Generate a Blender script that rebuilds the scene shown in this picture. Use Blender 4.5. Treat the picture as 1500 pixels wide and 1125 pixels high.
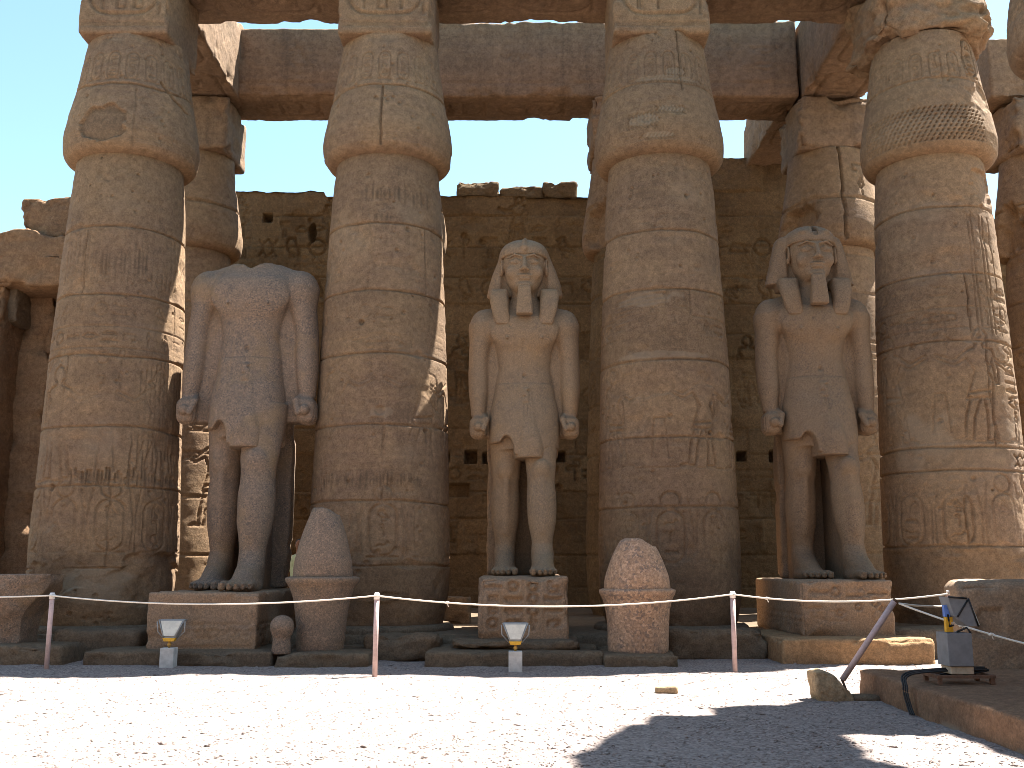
import bpy, math, random
import numpy as np

random.seed(7)
R = math.radians
scene = bpy.context.scene
for o in list(bpy.data.objects):
    bpy.data.objects.remove(o)

# ------------------------------------------------------------------ camera
F, PITCH, CAMH = 1500.0, R(10.1), 1.6
cam = bpy.data.objects.new('camera', bpy.data.cameras.new('camera'))
scene.collection.objects.link(cam)
cam.data.lens = 36.0
cam.data.sensor_width = 36.0
cam.data.clip_start = 0.1
cam.data.clip_end = 2000.0
cam.location = (0, 0, CAMH)
cam.rotation_euler = (math.pi / 2 + PITCH, 0, 0)
scene.camera = cam

# ------------------------------------------------------------------ sky and sun
SUN_EL, SUN_AZ = R(62), R(30)          # azimuth measured from +X towards +Y
world = bpy.data.worlds.new('World')
scene.world = world
world.use_nodes = True
wn = world.node_tree.nodes
wl = world.node_tree.links
bg = wn['Background']
sky = wn.new('ShaderNodeTexSky')
sky.sky_type = 'NISHITA'
sky.sun_disc = False
sky.sun_elevation = SUN_EL
sky.sun_rotation = math.pi / 2 - SUN_AZ
sky.altitude = 80
sky.air_density = 1.0
sky.dust_density = 0.6
sky.ozone_density = 0.3
tint = wn.new('ShaderNodeMix')
tint.data_type = 'RGBA'
tint.blend_type = 'MULTIPLY'
tint.inputs[0].default_value = 1.0
tint.inputs[7].default_value = (0.97, 1.09, 1.0, 1.0)      # white balance of the photograph
wl.new(sky.outputs['Color'], tint.inputs[6])
wl.new(tint.outputs[2], bg.inputs['Color'])
bg.inputs['Strength'].default_value = 0.064
sd = bpy.data.lights.new('sun', 'SUN')
sd.energy = 5.0
sd.angle = R(0.5)
sd.color = (1.0, 0.975, 0.925)
sun = bpy.data.objects.new('sun', sd)
scene.collection.objects.link(sun)
sv = (math.cos(SUN_EL) * math.cos(SUN_AZ), math.cos(SUN_EL) * math.sin(SUN_AZ), math.sin(SUN_EL))
from mathutils import Vector
sun.rotation_euler = Vector(sv).to_track_quat('Z', 'Y').to_euler()
sun.location = (30, 12, 45)
scene.view_settings.view_transform = 'Standard'
scene.view_settings.look = 'None'
scene.view_settings.exposure = 2.4
scene.view_settings.gamma = 1.0
scene.cycles.filter_width = 0.85
scene.cycles.max_bounces = 8
scene.cycles.diffuse_bounces = 5

# ------------------------------------------------------------------ helpers
CP, SP = math.cos(PITCH), math.sin(PITCH)

def at(px, py, Y):
    u, v = (px - 750) / F, (562.5 - py) / F
    dy, dz = CP - v * SP, SP + v * CP
    return (u / dy * Y, Y, CAMH + dz / dy * Y)

def gnd(px, py, z=0.0):
    u, v = (px - 750) / F, (562.5 - py) / F
    dy, dz = CP - v * SP, SP + v * CP
    Y = (z - CAMH) / dz * dy
    return (u / dy * Y, Y, z)

def zat(py, Y):
    return at(750, py, Y)[2]

def hash3(ix, iy, iz, seed):
    h = (ix.astype(np.int64) * 374761393 + iy.astype(np.int64) * 668265263 + iz.astype(np.int64) * 2147483647 + seed * 974711) & 0xFFFFFFFF
    h = ((h ^ (h >> 13)) * 1274126177) & 0xFFFFFFFF
    h = (h ^ (h >> 16)) & 0xFFFFFF
    return h.astype(np.float32) / 16777215.0

def vnoise(x, y, z, seed=0):
    fx, fy, fz = np.floor(x), np.floor(y), np.floor(z)
    ix, iy, iz = fx.astype(np.int64), fy.astype(np.int64), fz.astype(np.int64)
    tx, ty, tz = x - fx, y - fy, z - fz
    tx, ty, tz = tx * tx * (3 - 2 * tx), ty * ty * (3 - 2 * ty), tz * tz * (3 - 2 * tz)
    r = 0
    for dx in (0, 1):
        wx = tx if dx else 1 - tx
        for dy in (0, 1):
            wy = ty if dy else 1 - ty
            for dz in (0, 1):
                wz = tz if dz else 1 - tz
                r = r + hash3(ix + dx, iy + dy, iz + dz, seed) * wx * wy * wz
    return r

def fbm(x, y, z, octv=4, seed=0):
    a, s, t = 0.5, 0.0, 0.0
    for k in range(octv):
        s = s + a * vnoise(x, y, z, seed + k * 17)
        t += a
        x, y, z = x * 2.03 + 11.3, y * 2.03 + 5.7, z * 2.03 + 3.1
        a *= 0.5
    return s / t

def sstep(a, b, x):
    t = np.clip((x - a) / (b - a), 0, 1)
    return t * t * (3 - 2 * t)

def link(o, parent=None):
    scene.collection.objects.link(o)
    if parent is not None:
        o.parent = parent
    return o

def mesh_np(name, V, faces, mat, parent=None, attrs=None, smooth=True):
    """V (n,3); faces (m,4) or (m,3) array or list of arrays."""
    me = bpy.data.meshes.new(name)
    V = np.ascontiguousarray(V, dtype=np.float32)
    me.vertices.add(len(V))
    me.vertices.foreach_set('co', V.ravel())
    if not isinstance(faces, list):
        faces = [faces]
    faces = [np.asarray(f, dtype=np.int32) for f in faces if len(f)]
    li = np.concatenate([f.ravel() for f in faces])
    st, off = [], 0
    for f in faces:
        k = f.shape[1]
        st.append(off + np.arange(len(f)) * k)
        off += f.size
    st = np.concatenate(st).astype(np.int32)
    me.loops.add(len(li))
    me.loops.foreach_set('vertex_index', li)
    me.polygons.add(len(st))
    me.polygons.foreach_set('loop_start', st)
    if smooth:
        me.polygons.foreach_set('use_smooth', np.ones(len(st), dtype=bool))
    if attrs:
        for k, a in attrs.items():
            at_ = me.attributes.new(k, 'FLOAT', 'POINT')
            at_.data.foreach_set('value', np.ascontiguousarray(a, dtype=np.float32).ravel())
    me.update()
    me.validate()
    me.materials.append(mat)
    return link(bpy.data.objects.new(name, me), parent)

def thing(name, label, cat, loc=(0, 0, 0), rotz=0.0, group=None):
    o = bpy.data.objects.new(name, None)
    o.empty_display_size = 0.2
    o.location = loc
    o.rotation_euler = (0, 0, rotz)
    link(o)
    return tag(o, label, cat, group)

def tag(o, label, cat, group=None):
    o['label'] = label
    o['category'] = cat
    if group:
        o['group'] = group
    return o

def struct(o, kind='structure'):
    o['kind'] = kind
    return o

def gridq(nu, nv, wrap=False):
    """vertex index v*nu+u, quads; wrap in u."""
    u = np.arange(nu if wrap else nu - 1)
    v = np.arange(nv - 1)
    U, Vv = np.meshgrid(u, v)
    U, Vv = U.ravel(), Vv.ravel()
    U2 = (U + 1) % nu
    return np.stack([Vv * nu + U, Vv * nu + U2, (Vv + 1) * nu + U2, (Vv + 1) * nu + U], 1)

class MB:
    """collects simple shapes into one mesh"""
    def __init__(s):
        s.v, s.f = [], []
    def box(s, c, h, top=None, rot=0.0):
        """box with half sizes h; top=(hx,hy) for a tapered top"""
        t = top or (h[0], h[1])
        b = len(s.v)
        ca, sa = math.cos(rot), math.sin(rot)
        for z, (hx, hy) in ((-h[2], (h[0], h[1])), (h[2], t)):
            for x, y in ((-hx, -hy), (hx, -hy), (hx, hy), (-hx, hy)):
                s.v.append((c[0] + x * ca - y * sa, c[1] + x * sa + y * ca, c[2] + z))
        for q in ((3, 2, 1, 0), (4, 5, 6, 7), (0, 1, 5, 4), (1, 2, 6, 5), (2, 3, 7, 6), (3, 0, 4, 7)):
            s.f.append([b + i for i in q])
        return s
    def tube(s, pts, r, n=10, cap=True):
        pts = [Vector(p) for p in pts]
        rs = r if isinstance(r, (list, tuple)) else [r] * len(pts)
        b = len(s.v)
        up = Vector((0.12, 0.31, 0.94))
        for i, p in enumerate(pts):
            d = (pts[min(i + 1, len(pts) - 1)] - pts[max(i - 1, 0)]).normalized()
            a = d.cross(up)
            if a.length < 1e-3:
                a = d.cross(Vector((1, 0, 0)))
            a.normalize()
            c = d.cross(a)
            for k in range(n):
                t = 2 * math.pi * k / n
                s.v.append(tuple(p + (a * math.cos(t) + c * math.sin(t)) * rs[i]))
        for i in range(len(pts) - 1):
            for k in range(n):
                k2 = (k + 1) % n
                s.f.append([b + i * n + k, b + i * n + k2, b + (i + 1) * n + k2, b + (i + 1) * n + k])
        if cap:
            s.f.append([b + k for k in range(n)][::-1])
            e = b + (len(pts) - 1) * n
            s.f.append([e + k for k in range(n)])
        return s
    def quad(s, *p):
        b = len(s.v)
        s.v += list(p)
        s.f.append(list(range(b, b + len(p))))
        return s
    def build(s, name, mat, parent=None, smooth=False, bevel=0.0):
        me = bpy.data.meshes.new(name)
        me.from_pydata(s.v, [], s.f)
        if smooth:
            me.polygons.foreach_set('use_smooth', [True] * len(me.polygons))
        me.update()
        me.materials.append(mat)
        o = link(bpy.data.objects.new(name, me), parent)
        if bevel:
            m = o.modifiers.new('bevel', 'BEVEL')
            m.width = bevel
            m.segments = 2
            m.limit_method = 'ANGLE'
        return o

# ------------------------------------------------------------------ materials
def nodes_of(name):
    m = bpy.data.materials.new(name)
    m.use_nodes = True
    nt = m.node_tree
    return m, nt, nt.nodes['Principled BSDF']

def mixc(nt, fac, a, b, mode='MIX'):
    n = nt.nodes.new('ShaderNodeMix')
    n.data_type = 'RGBA'
    n.blend_type = mode
    for sock, val in ((n.inputs[0], fac), (n.inputs[6], a), (n.inputs[7], b)):
        if hasattr(val, 'is_linked') or isinstance(val, bpy.types.NodeSocket):
            nt.links.new(val, sock)
        elif isinstance(val, (int, float)):
            sock.default_value = val
        else:
            sock.default_value = (val[0], val[1], val[2], 1)
    return n.outputs[2]

def ramp(nt, fac, lo, hi, a=0.0, b=1.0):
    n = nt.nodes.new('ShaderNodeMapRange')
    n.interpolation_type = 'SMOOTHSTEP'
    nt.links.new(fac, n.inputs[0])
    n.inputs[1].default_value, n.inputs[2].default_value = lo, hi
    n.inputs[3].default_value, n.inputs[4].default_value = a, b
    return n.outputs[0]

def noise(nt, vec, scale, detail=5.0, rough=0.6, dist=0.0):
    n = nt.nodes.new('ShaderNodeTexNoise')
    n.inputs['Scale'].default_value = scale
    n.inputs['Detail'].default_value = detail
    n.inputs['Roughness'].default_value = rough
    n.inputs['Distortion'].default_value = dist
    nt.links.new(vec, n.inputs['Vector'])
    return n.outputs['Fac']

def math_(nt, op, a, b=None):
    n = nt.nodes.new('ShaderNodeMath')
    n.operation = op
    for i, v in enumerate((a, b)):
        if v is None:
            continue
        if isinstance(v, (int, float)):
            n.inputs[i].default_value = v
        else:
            nt.links.new(v, n.inputs[i])
    return n.outputs[0]

def attr(nt, name):
    n = nt.nodes.new('ShaderNodeAttribute')
    n.attribute_name = name
    return n.outputs['Fac']

def position(nt, sc=None):
    g = nt.nodes.new('ShaderNodeNewGeometry')
    if sc is None:
        return g.outputs['Position']
    m = nt.nodes.new('ShaderNodeMapping')
    m.inputs['Scale'].default_value = sc
    nt.links.new(g.outputs['Position'], m.inputs['Vector'])
    return m.outputs['Vector']

def sandstone(name, c1, c2, c3, dark=(0.05, 0.037, 0.027), pale=(0.30, 0.235, 0.165), streak=0.35, bump=0.5):
    m, nt, p = nodes_of(name)
    pos = position(nt)
    big = ramp(nt, noise(nt, pos, 0.45, 6, 0.6, 0.4), 0.36, 0.64)
    mid = ramp(nt, noise(nt, pos, 1.9, 6, 0.65, 0.6), 0.46, 0.72)
    c = mixc(nt, big, c1, c2)
    c = mixc(nt, math_(nt, 'MULTIPLY', mid, 0.6), c, c3)
    st = ramp(nt, noise(nt, position(nt, (3.2, 3.2, 0.22)), 1.0, 5, 0.6), 0.5, 0.75)
    c = mixc(nt, math_(nt, 'MULTIPLY', st, streak), c, (0.09, 0.065, 0.048))
    bed = ramp(nt, noise(nt, position(nt, (0.5, 0.5, 9.0)), 1.0, 5, 0.65), 0.35, 0.7)
    c = mixc(nt, math_(nt, 'MULTIPLY', bed, 0.22), c, (c3[0] * 1.25, c3[1] * 1.2, c3[2] * 1.1))
    grain = noise(nt, pos, 38, 4, 0.7)
    gr = math_(nt, 'MULTIPLY', ramp(nt, grain, 0.25, 0.75, 0.76, 1.24), ramp(nt, noise(nt, pos, 9.0, 7, 0.75, 0.4), 0.30, 0.70, 0.76, 1.24))
    tone = math_(nt, 'ADD', math_(nt, 'MULTIPLY', attr(nt, 'tone'), 0.40), 0.80)
    k = math_(nt, 'MULTIPLY', gr, tone)
    comb = nt.nodes.new('ShaderNodeCombineColor')
    for i in range(3):
        nt.links.new(k, comb.inputs[i])
    c = mixc(nt, 1.0, c, comb.outputs[0], 'MULTIPLY')
    c = mixc(nt, attr(nt, 'pale'), c, pale)
    c = mixc(nt, attr(nt, 'stain'), c, dark)
    nt.links.new(c, p.inputs['Base Color'])
    p.inputs['Roughness'].default_value = 0.95
    p.inputs['Specular IOR Level'].default_value = 0.15
    h = math_(nt, 'ADD', math_(nt, 'MULTIPLY', noise(nt, pos, 9, 6, 0.7), 1.0), math_(nt, 'MULTIPLY', noise(nt, pos, 60, 3, 0.7), 0.35))
    b = nt.nodes.new('ShaderNodeBump')
    b.inputs['Strength'].default_value = min(1.0, bump * 1.5)
    b.inputs['Distance'].default_value = 0.04
    nt.links.new(h, b.inputs['Height'])
    nt.links.new(b.outputs[0], p.inputs['Normal'])
    return m

def granite(name, base, pink, darkc, warm, sp=0.5, warmth=0.5, scale=55.0):
    m, nt, p = nodes_of(name)
    pos = position(nt)
    v = nt.nodes.new('ShaderNodeTexVoronoi')
    v.inputs['Scale'].default_value = scale * 0.55
    nt.links.new(pos, v.inputs['Vector'])
    sep = nt.nodes.new('ShaderNodeSeparateColor')
    nt.links.new(v.outputs['Color'], sep.inputs[0])
    f1 = ramp(nt, sep.outputs[0], 0.55, 0.75, 0, sp)
    f2 = ramp(nt, sep.outputs[1], 0.62, 0.8, 0, sp)
    patch = ramp(nt, noise(nt, pos, 1.6, 6, 0.65, 0.6), 0.44, 0.60)
    c = mixc(nt, f1, base, pink)
    c = mixc(nt, math_(nt, 'MULTIPLY', f2, math_(nt, 'ADD', math_(nt, 'MULTIPLY', patch, 0.7), 0.3)), c, darkc)
    w = ramp(nt, noise(nt, pos, 0.9, 6, 0.65, 0.7), 0.5, 0.72)
    c = mixc(nt, math_(nt, 'MULTIPLY', w, warmth), c, warm)
    c = mixc(nt, math_(nt, 'MULTIPLY', ramp(nt, noise(nt, pos, 2.3, 6, 0.7, 0.8), 0.52, 0.70), 0.35), c, darkc)
    gr = ramp(nt, noise(nt, pos, scale * .6, 3, 0.8), 0.3, 0.7, 0.72, 1.28)
    tone = math_(nt, 'ADD', math_(nt, 'MULTIPLY', attr(nt, 'tone'), 0.30), 0.85)
    k = math_(nt, 'MULTIPLY', gr, tone)
    comb = nt.nodes.new('ShaderNodeCombineColor')
    for i in range(3):
        nt.links.new(k, comb.inputs[i])
    c = mixc(nt, 1.0, c, comb.outputs[0], 'MULTIPLY')
    c = mixc(nt, attr(nt, 'stain'), c, (0.04, 0.035, 0.03))
    nt.links.new(c, p.inputs['Base Color'])
    p.inputs['Roughness'].default_value = 0.75
    p.inputs['Specular IOR Level'].default_value = 0.25
    b = nt.nodes.new('ShaderNodeBump')
    b.inputs['Strength'].default_value = 0.25
    b.inputs['Distance'].default_value = 0.012
    nt.links.new(math_(nt, 'ADD', noise(nt, pos, 14, 5, 0.7), math_(nt, 'MULTIPLY', noise(nt, pos, 70, 3, 0.7), 0.5)), b.inputs['Height'])
    nt.links.new(b.outputs[0], p.inputs['Normal'])
    return m

def plain(name, col, rough=0.6, metal=0.0, var=0.15, scale=12.0, bump=0.0):
    m, nt, p = nodes_of(name)
    pos = position(nt)
    n = ramp(nt, noise(nt, pos, scale, 5, 0.65), 0.3, 0.7)
    c = mixc(nt, n, tuple(x * (1 - var) for x in col), tuple(min(1, x * (1 + var)) for x in col))
    nt.links.new(c, p.inputs['Base Color'])
    p.inputs['Roughness'].default_value = rough
    p.inputs['Metallic'].default_value = metal
    if bump:
        b = nt.nodes.new('ShaderNodeBump')
        b.inputs['Strength'].default_value = bump
        b.inputs['Distance'].default_value = 0.01
        nt.links.new(noise(nt, pos, scale * 3, 4, 0.7), b.inputs['Height'])
        nt.links.new(b.outputs[0], p.inputs['Normal'])
    return m

M = {}
M['sand'] = sandstone('sandstone_column', (0.222, 0.144, 0.083), (0.178, 0.115, 0.073), (0.247, 0.162, 0.093), streak=0.16, bump=0.42)
M['beam'] = sandstone('sandstone_beam', (0.208, 0.136, 0.087), (0.174, 0.117, 0.074), (0.243, 0.160, 0.096), streak=0.5)
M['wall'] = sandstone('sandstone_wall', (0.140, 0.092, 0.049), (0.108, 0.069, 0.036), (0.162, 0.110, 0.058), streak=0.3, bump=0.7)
M['gate'] = sandstone('sandstone_gate', (0.218, 0.129, 0.072), (0.177, 0.106, 0.062), (0.254, 0.159, 0.089), pale=(0.297, 0.256, 0.186), streak=0.2, bump=0.8)
M['plinth'] = sandstone('plinth_stone', (0.158, 0.113, 0.074), (0.128, 0.094, 0.064), (0.187, 0.131, 0.083), streak=0.1, bump=0.7)
M['plinth_warm'] = sandstone('plinth_warm', (0.309, 0.189, 0.098), (0.271, 0.164, 0.084), (0.339, 0.218, 0.120), streak=0.05, bump=0.5)
M['platform'] = sandstone('platform_plaster', (0.235, 0.136, 0.080), (0.200, 0.116, 0.071), (0.258, 0.157, 0.095), pale=(0.293, 0.228, 0.170), streak=0.05, bump=0.5)
M['granite'] = granite('grey_granite', (0.185, 0.132, 0.092), (0.308, 0.200, 0.134), (0.078, 0.068, 0.062), (0.255, 0.160, 0.079), 0.55, 0.6, 80)
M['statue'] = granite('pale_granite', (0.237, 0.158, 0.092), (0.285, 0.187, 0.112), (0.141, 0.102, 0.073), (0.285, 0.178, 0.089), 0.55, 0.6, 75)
M['statue_shaded'] = granite('shaded_pale_granite', (0.192, 0.125, 0.074), (0.231, 0.148, 0.089), (0.114, 0.080, 0.058), (0.231, 0.141, 0.072), 0.55, 0.6, 75)  # darkened copy of the pale granite; paints in the right statue's weaker light
M['pedestal'] = granite('pedestal_granite', (0.245, 0.162, 0.102), (0.307, 0.201, 0.121), (0.144, 0.108, 0.077), (0.307, 0.183, 0.087), 0.5, 0.55, 60)
M['pinkgranite'] = granite('pink_granite', (0.359, 0.221, 0.137), (0.499, 0.314, 0.198), (0.173, 0.127, 0.104), (0.402, 0.226, 0.116), 0.8, 0.5, 46)
M['tan'] = sandstone('tan_stone', (0.374, 0.270, 0.162), (0.319, 0.230, 0.140), (0.418, 0.310, 0.187), streak=0.0, bump=0.7)
M['post'] = plain('pink_post_paint', (0.50, 0.36, 0.33), 0.6, 0, 0.18, 9, 0.3)
M['cap'] = plain('white_post_cap', (0.75, 0.70, 0.66), 0.6)
M['rope'] = plain('white_rope', (0.80, 0.73, 0.62), 0.8, 0, 0.12, 60, 0.6)
M['lampglass'] = plain('lamp_glass', (0.62, 0.59, 0.50), 0.6, 0, 0.12, 8)
M['lampmetal'] = plain('lamp_metal', (0.30, 0.30, 0.29), 0.55, 0.3, 0.15, 14)
M['yellow'] = plain('yellow_bracket', (0.68, 0.36, 0.02), 0.5, 0, 0.15, 20)
M['blue'] = plain('blue_paint', (0.12, 0.22, 0.55), 0.5)
M['brass'] = plain('brass_stem', (0.45, 0.26, 0.06), 0.45, 0.4)
M['concrete'] = plain('concrete_box', (0.50, 0.49, 0.46), 0.85, 0, 0.15, 10, 0.4)
M['rust'] = plain('rusty_iron', (0.16, 0.085, 0.05), 0.8, 0.2, 0.3, 20, 0.5)
M['woodblock'] = plain('pale_block', (0.42, 0.34, 0.24), 0.9, 0, 0.2, 12, 0.4)
M['cable'] = plain('black_cable', (0.012, 0.012, 0.013), 0.6)
M['bluegrey'] = plain('grey_cover', (0.19, 0.19, 0.195), 0.6, 0, 0.12, 10)
M['skin'] = plain('skin', (0.25, 0.13, 0.08), 0.6)
M['hair'] = plain('black_hair', (0.015, 0.013, 0.012), 0.6)
M['shirt'] = plain('pale_green_shirt', (0.45, 0.58, 0.42), 0.85)
M['trouser'] = plain('dark_trousers', (0.05, 0.05, 0.06), 0.85)
M['label_red'] = plain('sticker', (0.7, 0.55, 0.45), 0.6)

def gravel_mat():
    m, nt, p = nodes_of('gravel')
    pos = position(nt)
    v = nt.nodes.new('ShaderNodeTexVoronoi')
    v.inputs['Scale'].default_value = 40
    nt.links.new(pos, v.inputs['Vector'])
    sep = nt.nodes.new('ShaderNodeSeparateColor')
    nt.links.new(v.outputs['Color'], sep.inputs[0])
    c = mixc(nt, sep.outputs[0], (0.153, 0.119, 0.105), (0.354, 0.286, 0.251))
    big = ramp(nt, noise(nt, pos, 0.6, 6, 0.65), 0.4, 0.65)
    c = mixc(nt, math_(nt, 'MULTIPLY', big, 0.3), c, (0.300, 0.248, 0.218))
    dk = ramp(nt, noise(nt, pos, 5.0, 7, 0.8), 0.62, 0.70)
    c = mixc(nt, math_(nt, 'MULTIPLY', dk, 0.45), c, (0.125, 0.094, 0.083))
    nt.links.new(c, p.inputs['Base Color'])
    p.inputs['Roughness'].default_value = 1.0
    p.inputs['Specular IOR Level'].default_value = 0.1
    b = nt.nodes.new('ShaderNodeBump')
    b.inputs['Strength'].default_value = 0.75
    b.inputs['Distance'].default_value = 0.02
    h = math_(nt, 'ADD', math_(nt, 'MULTIPLY', v.outputs['Distance'], -0.8), noise(nt, pos, 24, 4, 0.7))
    nt.links.new(h, b.inputs['Height'])
    nt.links.new(b.outputs[0], p.inputs['Normal'])
    return m
M['gravel'] = gravel_mat()

# ------------------------------------------------------------------ relief canvas
GLYPHS = {
    'reed': [[(.5, 0), (.5, .35), (.35, .6), (.45, 1), (.62, .7), (.5, .35)]],
    'water': [[(0, .4), (.12, .6), (.25, .4), (.37, .6), (.5, .4), (.62, .6), (.75, .4), (.87, .6), (1, .4)]],
    'mouth': [[(0, .5), (.25, .66), (.5, .7), (.75, .66), (1, .5), (.75, .36), (.5, .32), (.25, .36), (0, .5)]],
    'loaf': [[(.1, .3), (.15, .5), (.35, .68), (.65, .68), (.85, .5), (.9, .3), (.1, .3)]],
    'ankh': [[(.5, 0), (.5, .55)], [(.22, .55), (.78, .55)], [(.5, .55), (.3, .75), (.38, .97), (.62, .97), (.7, .75), (.5, .55)]],
    'was': [[(.45, 0), (.5, .9), (.75, .82)], [(.38, .02), (.52, .06)], [(.5, .9), (.3, .98)]],
    'bird': [[(.1, .55), (.3, .75), (.3, .95), (.5, .97), (.52, .75), (.75, .5), (1, .2)], [(.1, .55), (.35, .35), (.75, .3), (1, .2)], [(.45, .32), (.45, 0), (.65, 0)], [(.3, .9), (.12, .84)]],
    'owl': [[(.25, .9), (.2, .6), (.3, .3), (.6, .15), (.85, .05)], [(.25, .9), (.6, .95), (.65, .7), (.8, .35), (.85, .05)], [(.4, .22), (.4, 0), (.58, 0)]],
    'throne': [[(.2, 0), (.8, 0), (.8, .45), (.4, .45), (.4, 1), (.2, 1), (.2, 0)]],
    'basket': [[(0, .55), (1, .55), (.8, .3), (.5, .22), (.2, .3), (0, .55)]],
    'snake': [[(0, .6), (.15, .75), (.25, .5), (.5, .42), (.75, .5), (1, .35)]],
    'djed': [[(.4, 0), (.4, .95), (.6, .95), (.6, 0)], [(.2, .7), (.8, .7)], [(.2, .8), (.8, .8)], [(.2, .6), (.8, .6)], [(.2, .94), (.8, .94)]],
    'feather': [[(.4, 0), (.4, .8), (.55, 1), (.7, .85), (.62, .65), (.5, .6)]],
    'house': [[(.15, .3), (.15, .7), (.85, .7), (.85, .3), (.65, .3)]],
    'eye': [[(0, .5), (.3, .68), (.7, .65), (1, .5), (.6, .36), (.25, .38), (0, .5)]],
    'seated': [[(.2, 0), (.8, 0), (.78, .3), (.5, .4), (.55, .7), (.45, .95), (.3, .9), (.32, .7), (.22, .4), (.2, 0)]],
    'stroke': [[(.5, .2), (.5, .8)]],
    'bolt': [[(0, .5), (1, .5)], [(.4, .42), (.4, .58)], [(.6, .42), (.6, .58)]],
    'stool': [[(.3, .3), (.3, .7), (.7, .7), (.7, .3), (.3, .3)]],
    'scarab': [[(.5, .05), (.25, .3), (.25, .65), (.5, .9), (.75, .65), (.75, .3), (.5, .05)], [(.25, .6), (.05, .85)], [(.75, .6), (.95, .85)], [(.25, .35), (.05, .1)], [(.75, .35), (.95, .1)]],
    'arm': [[(0, .5), (.75, .5), (1, .6)], [(0, .5), (0, .7), (.1, .7)]],
    'flag': [[(.3, 0), (.3, 1), (.8, .95), (.8, .75), (.3, .8)]],
}
GK = sorted(GLYPHS)
FIGURE = [  # striding offering king, height 1, facing right
    [(-.10, 0), (-.07, .22), (-.09, .42), (-.10, .52), (-.06, .60), (-.14, .76), (-.12, .80), (-.04, .815), (-.03, .85), (-.07, .88), (-.08, .93), (-.05, .97), (-.02, 1.0), (.03, .97), (.05, .92), (.06, .875), (.03, .845), (.04, .815), (.11, .79)],
    [(.11, .79), (.22, .70), (.36, .76), (.37, .73), (.22, .655), (.12, .71), (.06, .60), (.08, .52), (.12, .42)],
    [(-.09, .44), (.12, .41), (.14, .36), (-.08, .37)],
    [(.11, .37), (.16, .20), (.18, .02), (.26, .0), (.12, .0), (.09, .2), (.03, .36)],
    [(-.10, 0), (.0, .0), (-.01, .03), (-.02, .22), (.0, .36)],
    [(-.14, .76), (-.17, .62), (-.16, .50), (-.13, .50), (-.12, .62), (-.10, .70)],
]

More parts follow.
